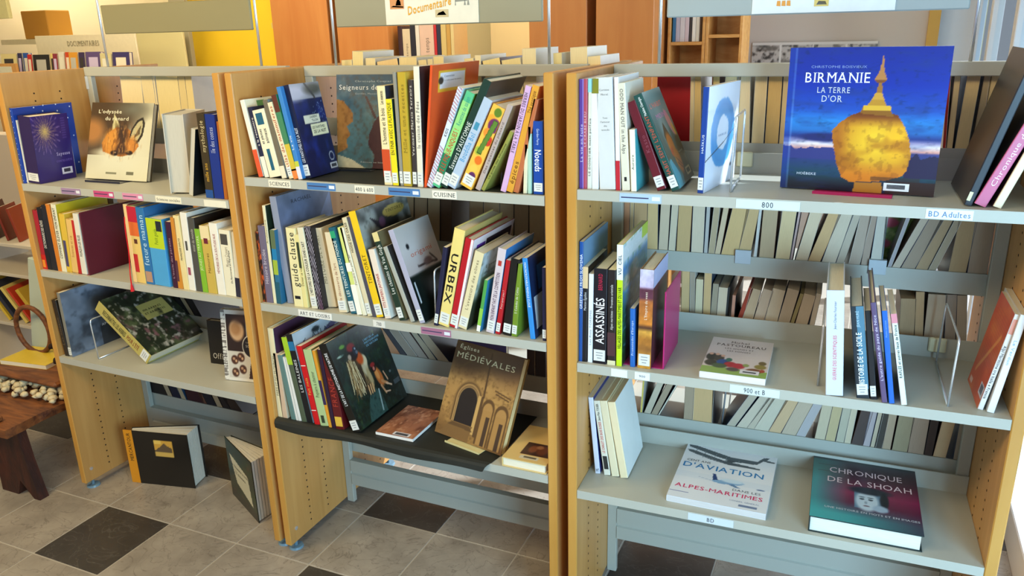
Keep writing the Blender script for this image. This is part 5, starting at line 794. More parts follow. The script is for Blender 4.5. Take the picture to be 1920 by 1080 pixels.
(1,'middle-lower',0.3473,0.372,0.62,0.0215,0.2,0.22,-0.6431,'#4a4648'),
(1,'middle-lower',0.3812,0.372,0.62,0.0312,0.2,0.224,-0.6745,'#5c5858'),
(1,'middle-lower',0.4247,0.372,0.62,0.0311,0.2,0.228,-0.6639,'#6c6a70'),
(1,'middle-lower',0.467,0.372,0.62,0.0243,0.2,0.22,-0.6444,'#7c786c'),
(1,'middle-lower',0.5101,0.372,0.62,0.0339,0.2,0.224,-0.719,'#807a6c'),
(1,'middle-lower',0.8045,0.372,0.6206,0.0273,0.2,0.228,0.0208,'#4c4244'),
(1,'middle-lower',0.8359,0.372,0.6206,0.0348,0.2,0.22,0.0172,'#443c40'),
(1,'lowest',0.5606,0.372,0.2566,0.0318,0.2,0.2,0.7484,'#b4a47c'),
(1,'lowest',0.6035,0.372,0.2498,0.0229,0.2,0.204,0.7053,'#a89870'),
(1,'lowest',0.6489,0.372,0.2573,0.0408,0.2,0.208,0.5767,'#8a7450'),
(1,'lowest',0.6938,0.372,0.2507,0.0227,0.2,0.2,0.7603,'#a8a08c'),
(1,'lowest',0.7242,0.372,0.2464,0.0155,0.2,0.204,0.8246,'#98907c'),
(1,'lowest',0.7676,0.372,0.2501,0.0274,0.2,0.208,0.5844,'#6a5a44'),
(1,'lowest',0.8032,0.372,0.2481,0.0237,0.2,0.2,0.5843,'#5a4c40'),
(1,'lowest',0.8327,0.372,0.2488,0.0218,0.2,0.204,0.6892,'#8a7a5c'),
]
UNIT_W = (.99276, 1.0, 1.0215); PT = .0273; TOP = 1.6823
UM = [Matrix.Translation((-.0280, .00625, 0)) @ Matrix.Rotation(-.01215, 4, 'Z') @ Matrix.Translation((-1.0473, 0, 0)),
      Matrix.Identity(4),
      Matrix.Translation((1.09651, -.02275, 0)) @ Matrix.Rotation(.03912, 4, 'Z')]
SH = {(0, 'A'): 1.2908, (0, 'B'): .9605, (0, 'C'): .6043, (1, 'A'): 1.3712, (1, 'B'): .9597, (1, 'C'): .5426, (2, 'A'): 1.3983, (2, 'B'): .9246, (2, 'C'): .5305}
BACK = {0: (1.402, 1.03, .64, .235), 1: (1.46, 1.06, .62, .235), 2: (1.42, 1.10, .80, .56, .235)}
UNAME = ('left', 'middle', 'right')

# ------------------------------------------------------------------ the room
def struct(name, b, m, **k):
    o = b.build(name, m, **k); o['kind'] = 'structure'; return o
floor = struct('floor', MB().box(-5.2, 2.44, -2.6, 5.2, -.06, -.0012), mat('#aea699', .8, .05, 30, 0, 0, 'grout'))
random.seed(5)
tm_l = MB().box(.0025, .3275, .0025, .3275, -.004, 0, bev=.0012); tm_d = MB().box(.0025, .3275, .0025, .3275, -.004, 0, bev=.0012)
tl = None; td = None
for ix in range(-9, 10):
    for iy in range(-6, 11):
        x = -.867+.33*ix; y = -.03+.33*iy
        if x > 2.2 or (iy > -3 and x < -1.2-.62*(iy+3)) or (iy <= -3 and x < -1.6): continue
        dark = (ix % 3 == 0 and iy % 2 == 1)
        if dark:
            if td is None: td = tm_d.build('tile', TILED); o = td
            else: o = td.copy(); COL.objects.link(o)
        else:
            if tl is None: tl = tm_l.build('tile', TILE); o = tl
            else: o = tl.copy(); COL.objects.link(o)
        o.parent = floor; o.location = (x, y, 0)
struct('wall_back', MB().box(-7.2, 2.44, 5.0, 5.1, 0, 2.95), plaster('mat_wall_cream', '#d8cfa4'))
struct('wall_left', MB().box(-5.2, -5.1, -2.6, 5.0, 0, 2.95), plaster('mat_wall_pale', '#d6cbb4'))
struct('ceiling', MB().box(-7.2, 2.6, -2.6, 5.1, 2.95, 3.05), plaster('mat_ceiling_white', '#e4dfd0'))
# glazed right wall: frames and panes
WHITE = mat('#d9dde2', .4, .02, 10, 0, 0, 'white_lacquer')
xr = 2.37
wn = 1
for (y0, y1) in ((-.9, .62), (.62, 1.75), (1.75, 2.9), (2.9, 4.0), (4.0, 5.0)):
    b = MB(); f = .055
    b.box(xr, xr+.06, y0, y0+f, .02, 2.6, bev=.004).box(xr, xr+.06, y1-f, y1, .02, 2.6, bev=.004)
    b.box(xr, xr+.06, y0+f, y1-f, .0, .14, bev=.004).box(xr, xr+.06, y0+f, y1-f, 2.54, 2.6, bev=.004)
    b.box(xr+.01, xr+.05, y0+f, y1-f, 1.02, 1.08, bev=.004)
    fr = struct('window_%d' % wn, b, WHITE); MB().box(xr+.027, xr+.033, y0+f, y1-f, .14, 2.54).build('pane', GLASS, fr)
    wn += 1
struct('wall_right', MB().box(2.37, 2.44, -.9, 5.0, 2.6, 2.95), plaster('mat_wall_right', '#d8d4cc'))
# paved terrace and planting seen through the glazing
terr = struct('terrace', MB().box(2.44, 9, -3, 9, -.1, -.03), mat('#c9c4bc', .8, .08, 6, 0, 0, 'terrace'))
# ------------------------------------------------------------------ shelving units
def tray(b, x0, x1, z, back=False):
    P = [(.0, -.026), (0, 0), (.336, 0), (.336, .055), (.340, .055), (.340, -.004), (.005, -.004), (.005, -.026)]
    if back: P = [(.708-p[0]+.0 if True else 0, p[1]) for p in P][::-1]
    return b.prism([(p[0], z+p[1]) for p in P], x0, x1, 'x')
LABELS = [(0,'A',0.239,0.338,'#9a7fa0',''),(0,'A',0.405,0.503,'#c24a78',''),(0,'A',0.546,0.642,'#d48aa8',''),(0,'A',0.701,0.817,'#e2dec6','Sciences sociales'),(0,'A',0.916,1.009,'#e0dcc8',''),(1,'A',0.122,0.205,'#e6e0cc','SCIENCES'),(1,'A',0.266,0.368,'#4a78ae',''),(1,'A',0.436,0.503,'#e4dfcc','400 à 600'),(1,'A',0.551,0.653,'#4a78ae',''),(1,'A',0.693,0.769,'#e6e2d2','CUISINE'),(1,'B',0.18,0.308,'#e4e2da','ART ET LOISIRS'),(1,'B',0.461,0.503,'#d9d6cc','700'),(1,'B',0.629,0.729,'#a06a84',''),(2,'A',0.138,0.242,'#a9c0dc',''),(2,'A',0.418,0.56,'#cdd6d8','800'),(2,'A',0.818,0.909,'#dce8f4','BD Adultes'),(2,'B',0.123,0.167,'#dfe3e2',''),(2,'B',0.187,0.227,'#dfe3e4','900'),(2,'B',0.431,0.551,'#cfd8d6','900 et B'),(2,'C',0.343,0.463,'#c6d0d8','BD')]
XV, YV, ZV = np.array((1., 0, 0)), np.array((0, 1., 0)), np.array((0, 0, 1.))
RAIL = ((.118, .233), (.098, .205), (.150, .265))
for u in range(3):
    W = UNIT_W[u]; t = PT
    root = empty('bookshelf_unit', UM[u], ('double-sided beech and grey steel library shelf unit, leftmost of the three', 'double-sided beech and grey steel library shelf unit in the middle, with the black mats', 'double-sided beech and grey steel library shelf unit at the right by the glazing')[u], 'bookshelf', 'library shelf units in a row')
    for sx, (xa, xb) in enumerate(((0, t), (t+W, 2*t+W))):
        p = MB().box(xa, xb, 0, .708, .03, TOP, bev=.0025)
        for k in range(len(p.F)):      # thin veneer edge on front, back and top
            vs = [p.V[q] for q in p.F[k]]
            if all(v[1] < .003 for v in vs) or all(v[1] > .705 for v in vs): p.I[k] = 1
        po = p.build('side_panel', [BEECH, EDGE], root)
        h = MB(); xi = xb+.0002 if sx == 0 else xa-.0002
        for yy in (.12, .225, .708-.12, .708-.225):
            for k in range(57):
                z = .07+k*.0274
                h.cyl((xi-.0004, yy, z), .0034, .0008, 0, 6)
        tag(h.build('peg_holes', mat('#2a160a', .8), po), kind='stuff')
        sc = MB().cyl((xi-.001, .035, .085), .0075, .003, 0, 12); sc.build('cam_bolt', CHROME, po)
        for yy in (.04, .668):
            f = MB().cyl(((xa+xb)/2, yy, 0), .027, .008, 2, 20, r2=.024).cyl(((xa+xb)/2, yy, .008), .006, .024, 2, 10)
            f.build('foot', mat('#6f8c9c', .35, .03, 9, 0, 0, 'grey_plastic'), root)
    for px in (t+.0005, t+W-.0325):
        MB().box(px, px+.032, .343, .364, .015, 1.652, bev=.002).build('steel_post', STEEL, root)
    MB().box(t, t+W, .3425, .366, 1.6519, 1.6862, bev=.002).build('top_rail', STEEL, root)
    r0, r1 = RAIL[u]
    rl = MB().prism([(.340, r0), (.340, r0+.045), (.346, r0+.049), (.346, r0+.056), (.340, r0+.060), (.340, r1), (.366, r1), (.366, r0)], t+.033, t+W-.033, 'x'); rl.build('bottom_rail', STEEL, root)
    sho = {}
    for s in 'ABC':
        sho[s] = tray(MB(), t+.001, t+W-.001, SH[u, s]).build('shelf', STEEL, root)
    for z in BACK[u]: tray(MB(), t+.001, t+W-.001, z, True).build('shelf', STEEL, root)
    for (uu, s, x0, x1, c, tx) in LABELS:
        if uu != u: continue
        z = SH[u, s]; MB().box(x0, x1, -.0010, .0002, z-.024, z-.003).build('shelf_label', mat(c, .35), sho[s])
        if tx:
            P = Print(); capm = {'Sciences sociales': .009, '800': .013, 'BD Adultes': .012, '900 et B': .013, 'BD': .012, '900': .006}.get(tx, .0115)
            wd = (x1-x0)*(.9 if len(tx) > 4 else .42); 
            if tx in ('900 et B', '800', 'BD'): wd = {'900 et B': .052, '800': .026, 'BD': .020}[tx]
            P.text(XV*((x0+x1)/2-wd/2)+YV*-.0014+ZV*(z-.0135-capm/2), XV, ZV, tx, 't', wd, capm, '#2a2a2e' if tx != 'BD Adultes' else '#3a5c94', True, 1.6)
            tag(P.build('label_lettering', sho[s]), kind='stuff')
        elif c.startswith('#4') or c.startswith('#9') or c.startswith('#a') or c.startswith('#c2') or c.startswith('#d4'):
            P = Print(); P.rect(XV*x0+YV*-.0013+ZV*(z-.0205), XV, ZV, (x1-x0)*.78, .002, (x1-x0)*.97, .012, '#d8dce6'); P.rect(XV*x0+YV*-.0013+ZV*(z-.0205), XV, ZV, .004, .006, (x1-x0)*.7, .009, '#3c3c5c'); tag(P.build('label_print', sho[s]), kind='stuff')
    # bay plate in the upper left corner
    if u == 0: MB().box(t, t+.014, .341, .343, 1.603, 1.652, bev=.001).build('bracket_plate', mat('#c9d2da', .3), root)
# ------------------------------------------------------------------ hanging signs above the units
SIGNC = ('#8c8460', '#96927a', '#a0a8a6')
for u in range(3):
    z1 = 1.908 if u == 0 else 2.09
    root = empty('hanging_sign', UM[u] @ Matrix.Translation((.53, .355, 1.686)), ('plain greige sign board on two chrome rods above the left unit', 'greige sign board with a Documentaire poster above the middle unit', 'pale grey sign board with a white poster above the right unit')[u], 'sign', 'sign boards on rods over the shelf units')
    MB().box(-.36, .357, -.006, .006, 1.805-1.686, z1-1.686, bev=.003).build('board', mat(SIGNC[u], .5, .03, 5, 0, 0, 'board'), root)
    for sx in (-.378, .375): MB().tube([(sx, 0, 0), (sx, 0, .2), (sx, 0, .62)], .0045, 10).build('rod', CHROME, root, smooth=True)
    MB().box(-.384, .381, -.008, .008, .600, .625).build('cross_bar', CHROME, root)
    if u:
        x0, x1 = ((-.168, .155), (-.14, .196))[u-1]; zb = 1.808-1.686
        po = MB().box(x0, x1, -.0085, -.0065, zb, zb+.24).build('poster', mat('#e3e0cf' if u == 1 else '#e2e6e4', .5), root)
        P = Print(); o = np.array((x0, -.0092, zb)); wd = x1-x0
        if u == 1:
            ang = .17; r = np.array((math.cos(ang), 0, math.sin(ang))); up = np.array((-.02, 0, 1.))
            P.text(o+XV*.080+ZV*.028, r, up, 'Documentaire', 'b', .155, .024, '#e0a83c')
            P.text(o+XV*.0795+ZV*.0265+YV*.0002, r, up, 'Documentaire', 'b', .155, .024, '#c98a30')
            P.text(o+XV*.095+ZV*.080, r, up, 'Fonds', 's', .08, .02, '#26406c')
            P.rect(o, XV, ZV, .018, .046, .068, .075, '#cf8f5c'); P.poly(o, XV, ZV, [(.020, .052), (.066, .049), (.066, .053), (.03, .056)], '#5c3c34'); P.poly(o, XV, ZV, [(.038, .056), (.058, .056), (.056, .068), (.048, .078), (.042, .068)], '#8c5048')
            P.rect(o, XV, ZV, .177, .018, .222, .040, '#c8b890'); P.poly(o, XV, ZV, [(.182, .024), (.215, .024), (.205, .036), (.196, .033), (.188, .031)], '#56603c')
            for p_ in ([(.245, .050), (.247, .065), (.249, .050)], [(.275, .050), (.279, .066), (.282, .050)], [(.246, .060), (.246, .070), (.285, .072), (.287, .062)], [(.286, .050), (.290, .072), (.294, .050)]): P.poly(o, XV, ZV, p_, '#8c9088')
        else:
            for k in range(3): P.poly(o, XV, ZV, [(.060+.012*k, .018), (.070+.012*k, .017), (.069+.012*k, .03), (.061+.012*k, .03)], '#e09a44')
            P.rect(o, XV, ZV, .150, .014, .184, .032, '#d8c070'); P.poly(o, XV, ZV, [(.155, .018), (.180, .018), (.176, .026), (.160, .027)], '#5c6470')
            P.text(o+XV*.06+ZV*.06, XV, ZV, 'Romans', 'b', .2, .03, '#e0a83c')
        tag(P.build('poster_print', po), kind='stuff')
# ------------------------------------------------------------------ books
def cover_profile(T, D, b, y0=0):
    r = min(.0022, T*.35)
    return [(0, D), (0, r), (r*.3, r*.3), (r, 0), (T-r, 0), (T-r*.3, r*.3), (T, r), (T, D), (T-b, D), (T-b, b*1.2), (b, b*1.2), (b, D)]
def build_book(M, T, D, H, col, label, o, group, cat='book', name='book'):
    hard = o.get('hard', 0 if 'b' in o else (T > .022)); b = min(o.get('b', .0028 if hard else .0012), T*.22); m = .0035 if hard else .0004
    root = empty(name, M, label, cat, group)
    cv = mat(col, .38, .05, 30, .12 if hard else .05, 0, 'cover'); cR = mat(o['cov'], .36, .05, 20, .12, 0, 'cover') if 'cov' in o else cv; cL = mat(o['lcov'], .36, .05, 20, .1, 0, 'cover') if 'lcov' in o else cv
    c = MB().prism(cover_profile(T, D, b), 0, H, 'z'); n = 12
    c.I[2+6] = 1; c.I[2+0] = 2
    c.build('cover', [cv, cR, cL], root)
    MB().box(b, T-b, b*1.2, D-m*1.6, m, H-m).build('page_block', page_mat(o.get('page', '#e2d8bd')), root)
    P = Print(); Q = Print(); e = .0002
    f_o = np.array((0, -e, 0.)); R_o = np.array((T+e, 0, 0)); L_o = np.array((-e, D, 0))
    ox = np.array((0, -e, 0))
    if 'art_sp' in o: sheet('spine_picture', SPA[o['art_sp']](), (0, -e, 0), XV, ZV, T, H, root)
    if 'art' in o and o['art'] in ARTS: sheet('cover_picture', ARTS[o['art']](), (T+e, 0, 0), YV, ZV, D, H, root)
    if 'lart' in o: sheet('cover_picture', ARTS[o['lart']](), (-e, D, 0), -YV, ZV, D, H, root)
    for f0, f1, cc in o.get('bands', ()): P.rect(f_o, XV, ZV, 0, f0*H, T, f1*H, cc)
    for f0, f1, t0, t1, cc in o.get('bands2', ()): P.rect(f_o-YV*e, XV, ZV, t0*T, f0*H, t1*T, f1*H, cc)
    for x0, y0, x1, y1, cc in o.get('crects', ()): P.rect(R_o+XV*e, YV, ZV, x0*D, y0*H, x1*D, y1*H, cc)
    if o.get('dots'):
        for k in range(14): P.poly(f_o, XV, ZV, [(T/2+.0016*math.cos(a*1.05), H*(k+.5)/14+.0016*math.sin(a*1.05)) for a in range(6)], '#d0dcf0')
        rs = random.Random(2)
        for k in range(26):
            yy, zz = rs.random()*D, rs.random()*H; P.poly(R_o+XV*e, YV, ZV, [(yy+.003*math.cos(a*1.05), zz+.003*math.sin(a*1.05)) for a in range(6)], '#d0dcf0')
    for q in o.get('st', ()):
        tx, cc, f0, f1, sz, d, stl = q[:7]; cap = sz*T
        xo = q[7]*T if len(q) > 7 and d != 'h' else T/2
        if d == 'u': Q.text(f_o-YV*2*e+XV*(xo+cap/2)+ZV*f0*H, ZV, -XV, tx, stl, (f1-f0)*H, cap, cc, True, 1.6)
        elif d == 'd': Q.text(f_o-YV*2*e+XV*(xo-cap/2)+ZV*f1*H, -ZV, XV, tx, stl, (f1-f0)*H, cap, cc, True, 1.6)
        else: Q.text(f_o-YV*2*e+XV*f0*T+ZV*sz*H, XV, ZV, tx, stl, (f1-f0)*T, q[7]*H*.4, cc, True, 1.4)
    for tx, cc, u0, u1, v, cp, stl in o.get('ct', ()): Q.text(R_o+XV*2*e+YV*u0*D+ZV*v*H, YV, ZV, tx, stl, (u1-u0)*D, cp*H, cc, True, 2.2)
    tag(P.build('cover_print', root), kind='stuff')
    tag(Q.build('title_lettering', root), kind='stuff')
    if o.get('lab'):
        x0, x1 = T*.08, T*.92; L = MB().box(x0, x1, -.0009, 0, .008, .008+min(.034, .12*H)).build('shelfmark_label', mat('#dadcd6', .5), root)
        P = Print(); h = min(.034, .12*H)
        for k in range(3): P.rect(np.array((x0, -.0011, .008)), XV, ZV, (x1-x0)*(.2+.1*(k == 2)), h*(.7-.24*k), (x1-x0)*(.8-.1*(k == 2)), h*(.78-.24*k), '#96989a')
        tag(P.build('label_print', L), kind='stuff')
    return root
def bookM(u, x, y, z, a, yaw=0): return UM[u] @ Matrix.Translation((x, y, z)) @ Matrix.Rotation(yaw, 4, 'Z') @ Matrix.Rotation(a, 4, 'Y')
SNAME = {'A': 'top', 'B': 'middle', 'C': 'lower'}
for (u, s, x, y, z, T, D, H, a, col, label, o) in BOOKS:
    M = bookM(u, x, y, z+.0003, a, o.get('yaw', 0))
    if o.get('rev'): M = M @ Matrix.Translation((T, D, 0)) @ Matrix.Rotation(math.pi, 4, 'Z'); o = dict(o); o['page'] = '#bdb7a6'
    build_book(M, T, D, H, col, label, o, 'books on the %s shelf of the %s unit' % (SNAME[s], UNAME[u]))
# rows on the far side, page edges towards us
def cname(h):
    r, g, b = [int(h[k:k+2], 16) for k in (1, 3, 5)]; l = (r+g+b)/3; sp = max(r, g, b)-min(r, g, b)
    if l < 60: return 'near-black'
    if r > g*1.5 and r > 120: return 'rust-red' if g > 50 else 'deep red'
    if b > r+8: return 'slate-blue'
    if sp < 28: return 'dark grey' if l < 110 else 'pale grey'
    if l > 175: return 'cream'
    if l > 140: return 'tan'
    if l > 105: return 'light brown'
    return 'brown'
ORD = ['first', 'second', 'third', 'fourth', 'fifth', 'sixth', 'seventh', 'eighth', 'ninth', 'tenth', 'eleventh', 'twelfth', 'thirteenth', 'fourteenth', 'fifteenth', 'sixteenth', 'seventeenth', 'eighteenth', 'nineteenth', 'twentieth']
def ordn(n): return ORD[n] if n < 20 else ('twenty-'+ORD[n-20] if n < 29 else ('thirtieth' if n == 29 else 'thirty-'+ORD[n-30]))
grp = {}
for r in ROWS: grp.setdefault((r[0], r[1]), []).append(r)
for (u, rn), L in grp.items():
    L.sort(key=lambda r: r[2]); prev = None
    for k, (u, rn, x, y, z, T, D, H, a, col) in enumerate(L):
        lf = .42 if int(col[3:5], 16) > 72 else 0; rgb = [int(int(col[q:q+2], 16)*(1-lf)+h_*lf) for q, h_ in ((1, 250), (3, 226), (5, 184))]  # shade in the row colours is lightened towards warm paper, except the darkest
        o = {'page': '#%02x%02x%02x' % tuple(rgb), 'hard': 0, 'b': .0007}; T *= 1.03
        cc = {'near-black': '#17151a', 'brown': '#3a2c20', 'cream': '#e2dccb'}.get(cname(col), ('#23262c', '#cfc8ba', '#5a3a2c', '#2c4460')[k % 4])
        M = bookM(u, x, y, z+.0003, a) @ Matrix.Translation((T, D, 0)) @ Matrix.Rotation(math.pi, 4, 'Z')
        build_book(M, T, D, H, cc, '%s page-edge block, %s from left, %s rear row, %s unit' % (cname(col), ordn(k), rn, UNAME[u]), o, '%s rear row of books in the %s unit' % (rn, UNAME[u]))
# ------------------------------------------------------------------ books shown face on
TOFACE = Matrix(((0, 1, 0, 0), (-1, 0, 0, 0), (0, 0, 1, 0), (0, 0, 0, 1)))   # book x -> -Y, book y -> +X
def face_book(u, x, y, z, yaw, tilt, w, H, T, col, label, o, grpn):
    M = UM[u] @ Matrix.Translation((x, y, z+.0015)) @ Matrix.Rotation(yaw, 4, 'Z') @ Matrix.Rotation(-tilt, 4, 'X') @ TOFACE @ Matrix.Translation((-T, 0, 0))
    return build_book(M, T, w, H, col, label, o, grpn)
face_book(2, .505, .1425, 1.3995, -.1015, .0, .337, .328, .022, '#1a3a90', 'large blue book titled Birmanie with a golden boulder and spire on its cover', dict(hard=1, art='birmanie', ct=[('CHRISTOPHE BOISVIEUX', '#7f94c8', .145, .50, .862, .017, 's'), ('BIRMANIE', '#e8eef8', .107, .53, .763, .070, 't'), ('LA TERRE', '#c4cad4', .195, .41, .692, .040, 't'), ('D\'OR', '#c4cad4', .228, .365, .630, .045, 't'), ('HOËBEKE', '#d0d8e4', .107, .238, .105, .018, 's')], crects=[(.685, .022, .845, .077, '#e4e6ea'), (.705, .036, .82, .066, '#3c3e48')]), 'books displayed face on')
face_book(1, .223, .2167, 1.3745, .071, .139, .240, .290, .014, '#31506a', 'blue-grey book titled Seigneurs de m with a rock face and a horn on its cover', dict(art='seigneurs', ct=[('Seigneurs de mer', '#d8dde0', .04, .84, .84, .052, 't'), ('Christophe Coupier', '#a8b4bc', .28, .82, .92, .018, 't'), ('Gorilles, Massacres, romans', '#9aa6b0', .28, .85, .79, .018, 't'), ('Éditions au Sémaphore', '#c8ccc8', .35, .85, .06, .014, 't')]), 'books displayed face on')
face_book(0, .187, .1425, 1.2938, .0424, .33, .303, .284, .022, '#3a3020', 'book titled L\'odyssée du renard with a fox face on its cover', dict(hard=1, art='fox', ct=[('L\'odyssée', '#dcd8bc', .12, .50, .86, .048, 'b'), ('du renard', '#dcd8bc', .24, .62, .77, .048, 'b')]), 'books displayed face on')
face_book(1, .587, .112, .5460, -.242, .45, .274, .306, .030, '#7d5a2c', 'book titled Églises médiévales with a stone arch on its cover', dict(hard=1, art='eglise', page='#e0c890', ct=[('Églises', '#d8c8a0', .06, .36, .93, .040, 't'), ('MÉDIÉVALES', '#d0bf94', .04, .92, .83, .060, 't')]), 'books displayed face on')
face_book(0, .816, .074, .6050, .164, .10, .172, .262, .028, '#d2cec2', 'white recipe book with a patterned spine and chocolate pictures, by the right panel', dict(hard=1, art='sorci', ct=[('SORCIER', '#b8b4ac', .55, .86, .49, .035, 's'), ('Les petits', '#b8b4ac', .56, .82, .55, .02, 't')]), 'books displayed face on')
face_book(0, .650, .172, .6050, .109, .06, .11, .170, .028, '#16130f', 'small black book with Offi in white script, behind the white recipe book', dict(hard=1, ct=[('Officiel', '#c4c0b4', .14, .9, .12, .13, 't')]), 'books displayed face on')
face_book(2, .135, .42, 1.4215, .0, .0, .10, .232, .02, '#a8141c', 'red book face on in the top rear row behind the teal paperback', dict(hard=1, page='#e8c060'), 'books displayed face on')
face_book(2, .735, .46, 1.1065, .0, .0, .15, .27, .012, '#7c9a3c', 'green picture book with pink flowers in the rear row of the right unit', dict(art='fleurs'), 'books displayed face on')
face_book(1, .50, .46, .6215, .0, .0, .19, .27, .02, '#5a4c7c', 'violet speckled book face on in the rear row of the middle unit', dict(cov='#5c4e84'), 'books displayed face on')
# flat ones: book x -> up, book y -> +X, book z -> +Y
FLAT = Matrix(((0, 1, 0, 0), (0, 0, 1, 0), (1, 0, 0, 0), (0, 0, 0, 1)))
def flat_book(u, x, y, z, yaw, w, H, T, col, label, o):
    M = UM[u] @ Matrix.Translation((x, y, z+.0004)) @ Matrix.Rotation(yaw, 4, 'Z') @ FLAT
    return build_book(M, T, w, H, col, label, o, 'books lying flat on the shelves')
flat_book(2, .277, .032, .5305, -.02, .265, .315, .0185, '#d6dae0', 'white book titled Cent ans d\'aviation with a biplane, lying flat on the lowest shelf', dict(art='aviation', page='#c9c6c4', ct=[('CENT ANS', '#3c4450', .06, .32, .655, .035, 'b'), ('D\'AVIATION', '#2a7ab4', .03, .90, .545, .085, 'b'), ('DANS LES', '#3c4450', .62, .91, .265, .035, 's'), ('ALPES-MARITIMES', '#cc2f64', .04, .94, .175, .060, 'b'), ('CONSEIL GÉNÉRAL', '#8c9cb8', .62, .92, .10, .022, 's')]))
flat_book(2, .648, .016, .5305, .0, .266, .325, .046, '#1c2c2c', 'thick dark hardback titled Chronique de la Shoah, lying on the lowest shelf', dict(hard=1, art='shoah', page='#dcdcd0', ct=[('CHRONIQUE', '#d8c4cc', .16, .86, .745, .085, 's'), ('DE LA SHOAH', '#d8c4cc', .14, .94, .585, .085, 's'), ('UNE HISTOIRE EN MOTS ET EN IMAGES', '#b8c0c8', .13, .98, .165, .026, 'b')]))
flat_book(2, .352, .010, .9246, .0, .163, .250, .018, '#d0c8c4', 'pinkish-white paperback with a medieval crowd scene, lying flat on the history shelf', dict(art='pastou', page='#e0dcd4', ct=[('Michel', '#5c4c48', .32, .62, .86, .055, 't'), ('PASTOUREAU', '#4a3c3a', .10, .90, .765, .065, 't'), ('LES SIGNES ET', '#6c6460', .25, .72, .68, .035, 't'), ('LES SONGES', '#6c6460', .3, .68, .61, .035, 't')]))
flat_book(1, .416, .026, .5452, .0, .140, .205, .010, '#e0ddd8', 'thin booklet with a reddish-brown crowd picture, lying on the black mat', dict(art='redwood', page='#e8e4dc'))
flat_book(1, .878, .004, .5426, .0, .142, .215, .030, '#d8bd80', 'cream and gold book with a dark picture, lying flat beside the stone arch book', dict(art='cream', page='#e4dcc4'))
# ------------------------------------------------------------------ stands, bookends, mats
def stand(u, x, y, z, yaw, w, d, hgt, tilt, col, label):
    root = empty('book_stand', UM[u] @ Matrix.Translation((x, y, z)) @ Matrix.Rotation(yaw, 4, 'Z'), label, 'book stand', 'small book stands')
    m = mat(col, .35, .03, 20, .1, 0, 'stand')
    MB().box(0, w, -.045, .03, 0, .0016, bev=.0006).build('base', m, root)
    MB().box(0, w, -.0475, -.0455, 0, .007).build('front_lip', m, root)
    dy = .034; MB().prism([(dy, .001), (dy+.003, .001), (dy+.003+hgt*math.sin(tilt), hgt), (dy+hgt*math.sin(tilt), hgt)], w*.1, w*.9, 'x').build('back_rest', m, root)
stand(2, .586, .138, 1.3983, -.10, .172, .08, .14, .05, '#a81c50', 'crimson plastic book stand under the large blue book')
stand(1, .232, .222, 1.3722, .085, .13, .08, .15, .16, '#1c2028', 'black book stand under the blue-grey face-on book')
stand(0, .235, .148, 1.2908, .044, .17, .08, .15, .3, '#20243c', 'dark blue book stand under the fox book')
stand(1, .660, .112, .5436, -.236, .14, .08, .16, .22, '#d8cc94', 'cream book stand under the stone arch book')
def wire_end(u, x, y0, y1, z, h, lean, label, r=.0027, clip=False, col=CHROME):
    root = empty('wire_bookend', UM[u] @ Matrix.Translation((x, y0, z)), label, 'bookend', 'chrome wire bookends')
    d = y1-y0; c = .016
    pts = [(0, 0, .002), (0, 0, h-c)]+arc((0, 0, h-c), (0, 0, h), (0, c, h), 4)[1:]+[(0, d-c, h)]+arc((0, d-c, h), (0, d, h), (0, d, h-c), 4)[1:]+[(0, d, .002)]
    pts = [(p[0]+lean*p[2], p[1], p[2]) for p in pts]
    MB().tube(pts, r, 8).build('wire_loop', col, root, smooth=True)
    MB().tube([(0, 0, .003), (0, d, .003)], r, 8).build('foot_wire', col, root, smooth=True)
    if clip: MB().box(-.02, .022, .325-y0, .336-y0, .018, .058, bev=.003).build('rail_clip', mat('#d2cca8', .4), root)
    return root
wire_end(1, .866, .080, .25, 1.3722, .170, .08, 'chrome wire bookend among the leaning cookery books')
wire_end(1, .667, .024, .20, .9597, .168, .02, 'chrome wire bookend right of the paper-folding book')
wire_end(0, .205, .039, .189, .6043, .162, -.05, 'chrome wire bookend holding the fallen yellow-spined book')
wire_end(2, .397, .056, .26, 1.3983, .178, .01, 'chrome wire bookend beside the blue ring book', clip=True)
wire_end(2, .636, .050, .26, .9246, .165, .0, 'chrome wire bookend left of the wide white book', r=.0028)
wire_end(2, .921, .027, .30, .9246, .168, .02, 'chrome wire bookend left of the orange-red leaning book', clip=True)
wire_end(0, .524, .40, .50, 1.402, .185, -.0, 'white wire bookend behind the brown tales book, in the rear row', col=WHITE)
wire_end(2, .262, .40, .60, .565, .30, .02, 'chrome wire bookend in the lowest rear row, near the yellow book')
wire_end(2, .372, .40, .60, .565, .30, .05, 'chrome wire bookend in the lowest rear row, right of the tan block')
wire_end(2, .30, .385, .60, .80, .25, .12, 'chrome wire bookend among the rear books behind the history shelf')
for x_, lb in ((.405, 'chrome wire bookend clipped on the rear rail, below the 800 label'), (.755, 'chrome wire bookend clipped on the rear rail, left of the pink flowers')):
    wr = wire_end(2, x_, .385, .60, 1.1055, .17, .0, lb)
    MB().box(-.02, .024, -.0215, -.0195, .028, .068, bev=.001).box(-.02, .024, -.0195, -.003, .060, .068).build('rail_clip', mat('#b4bcc0', .4), wr)
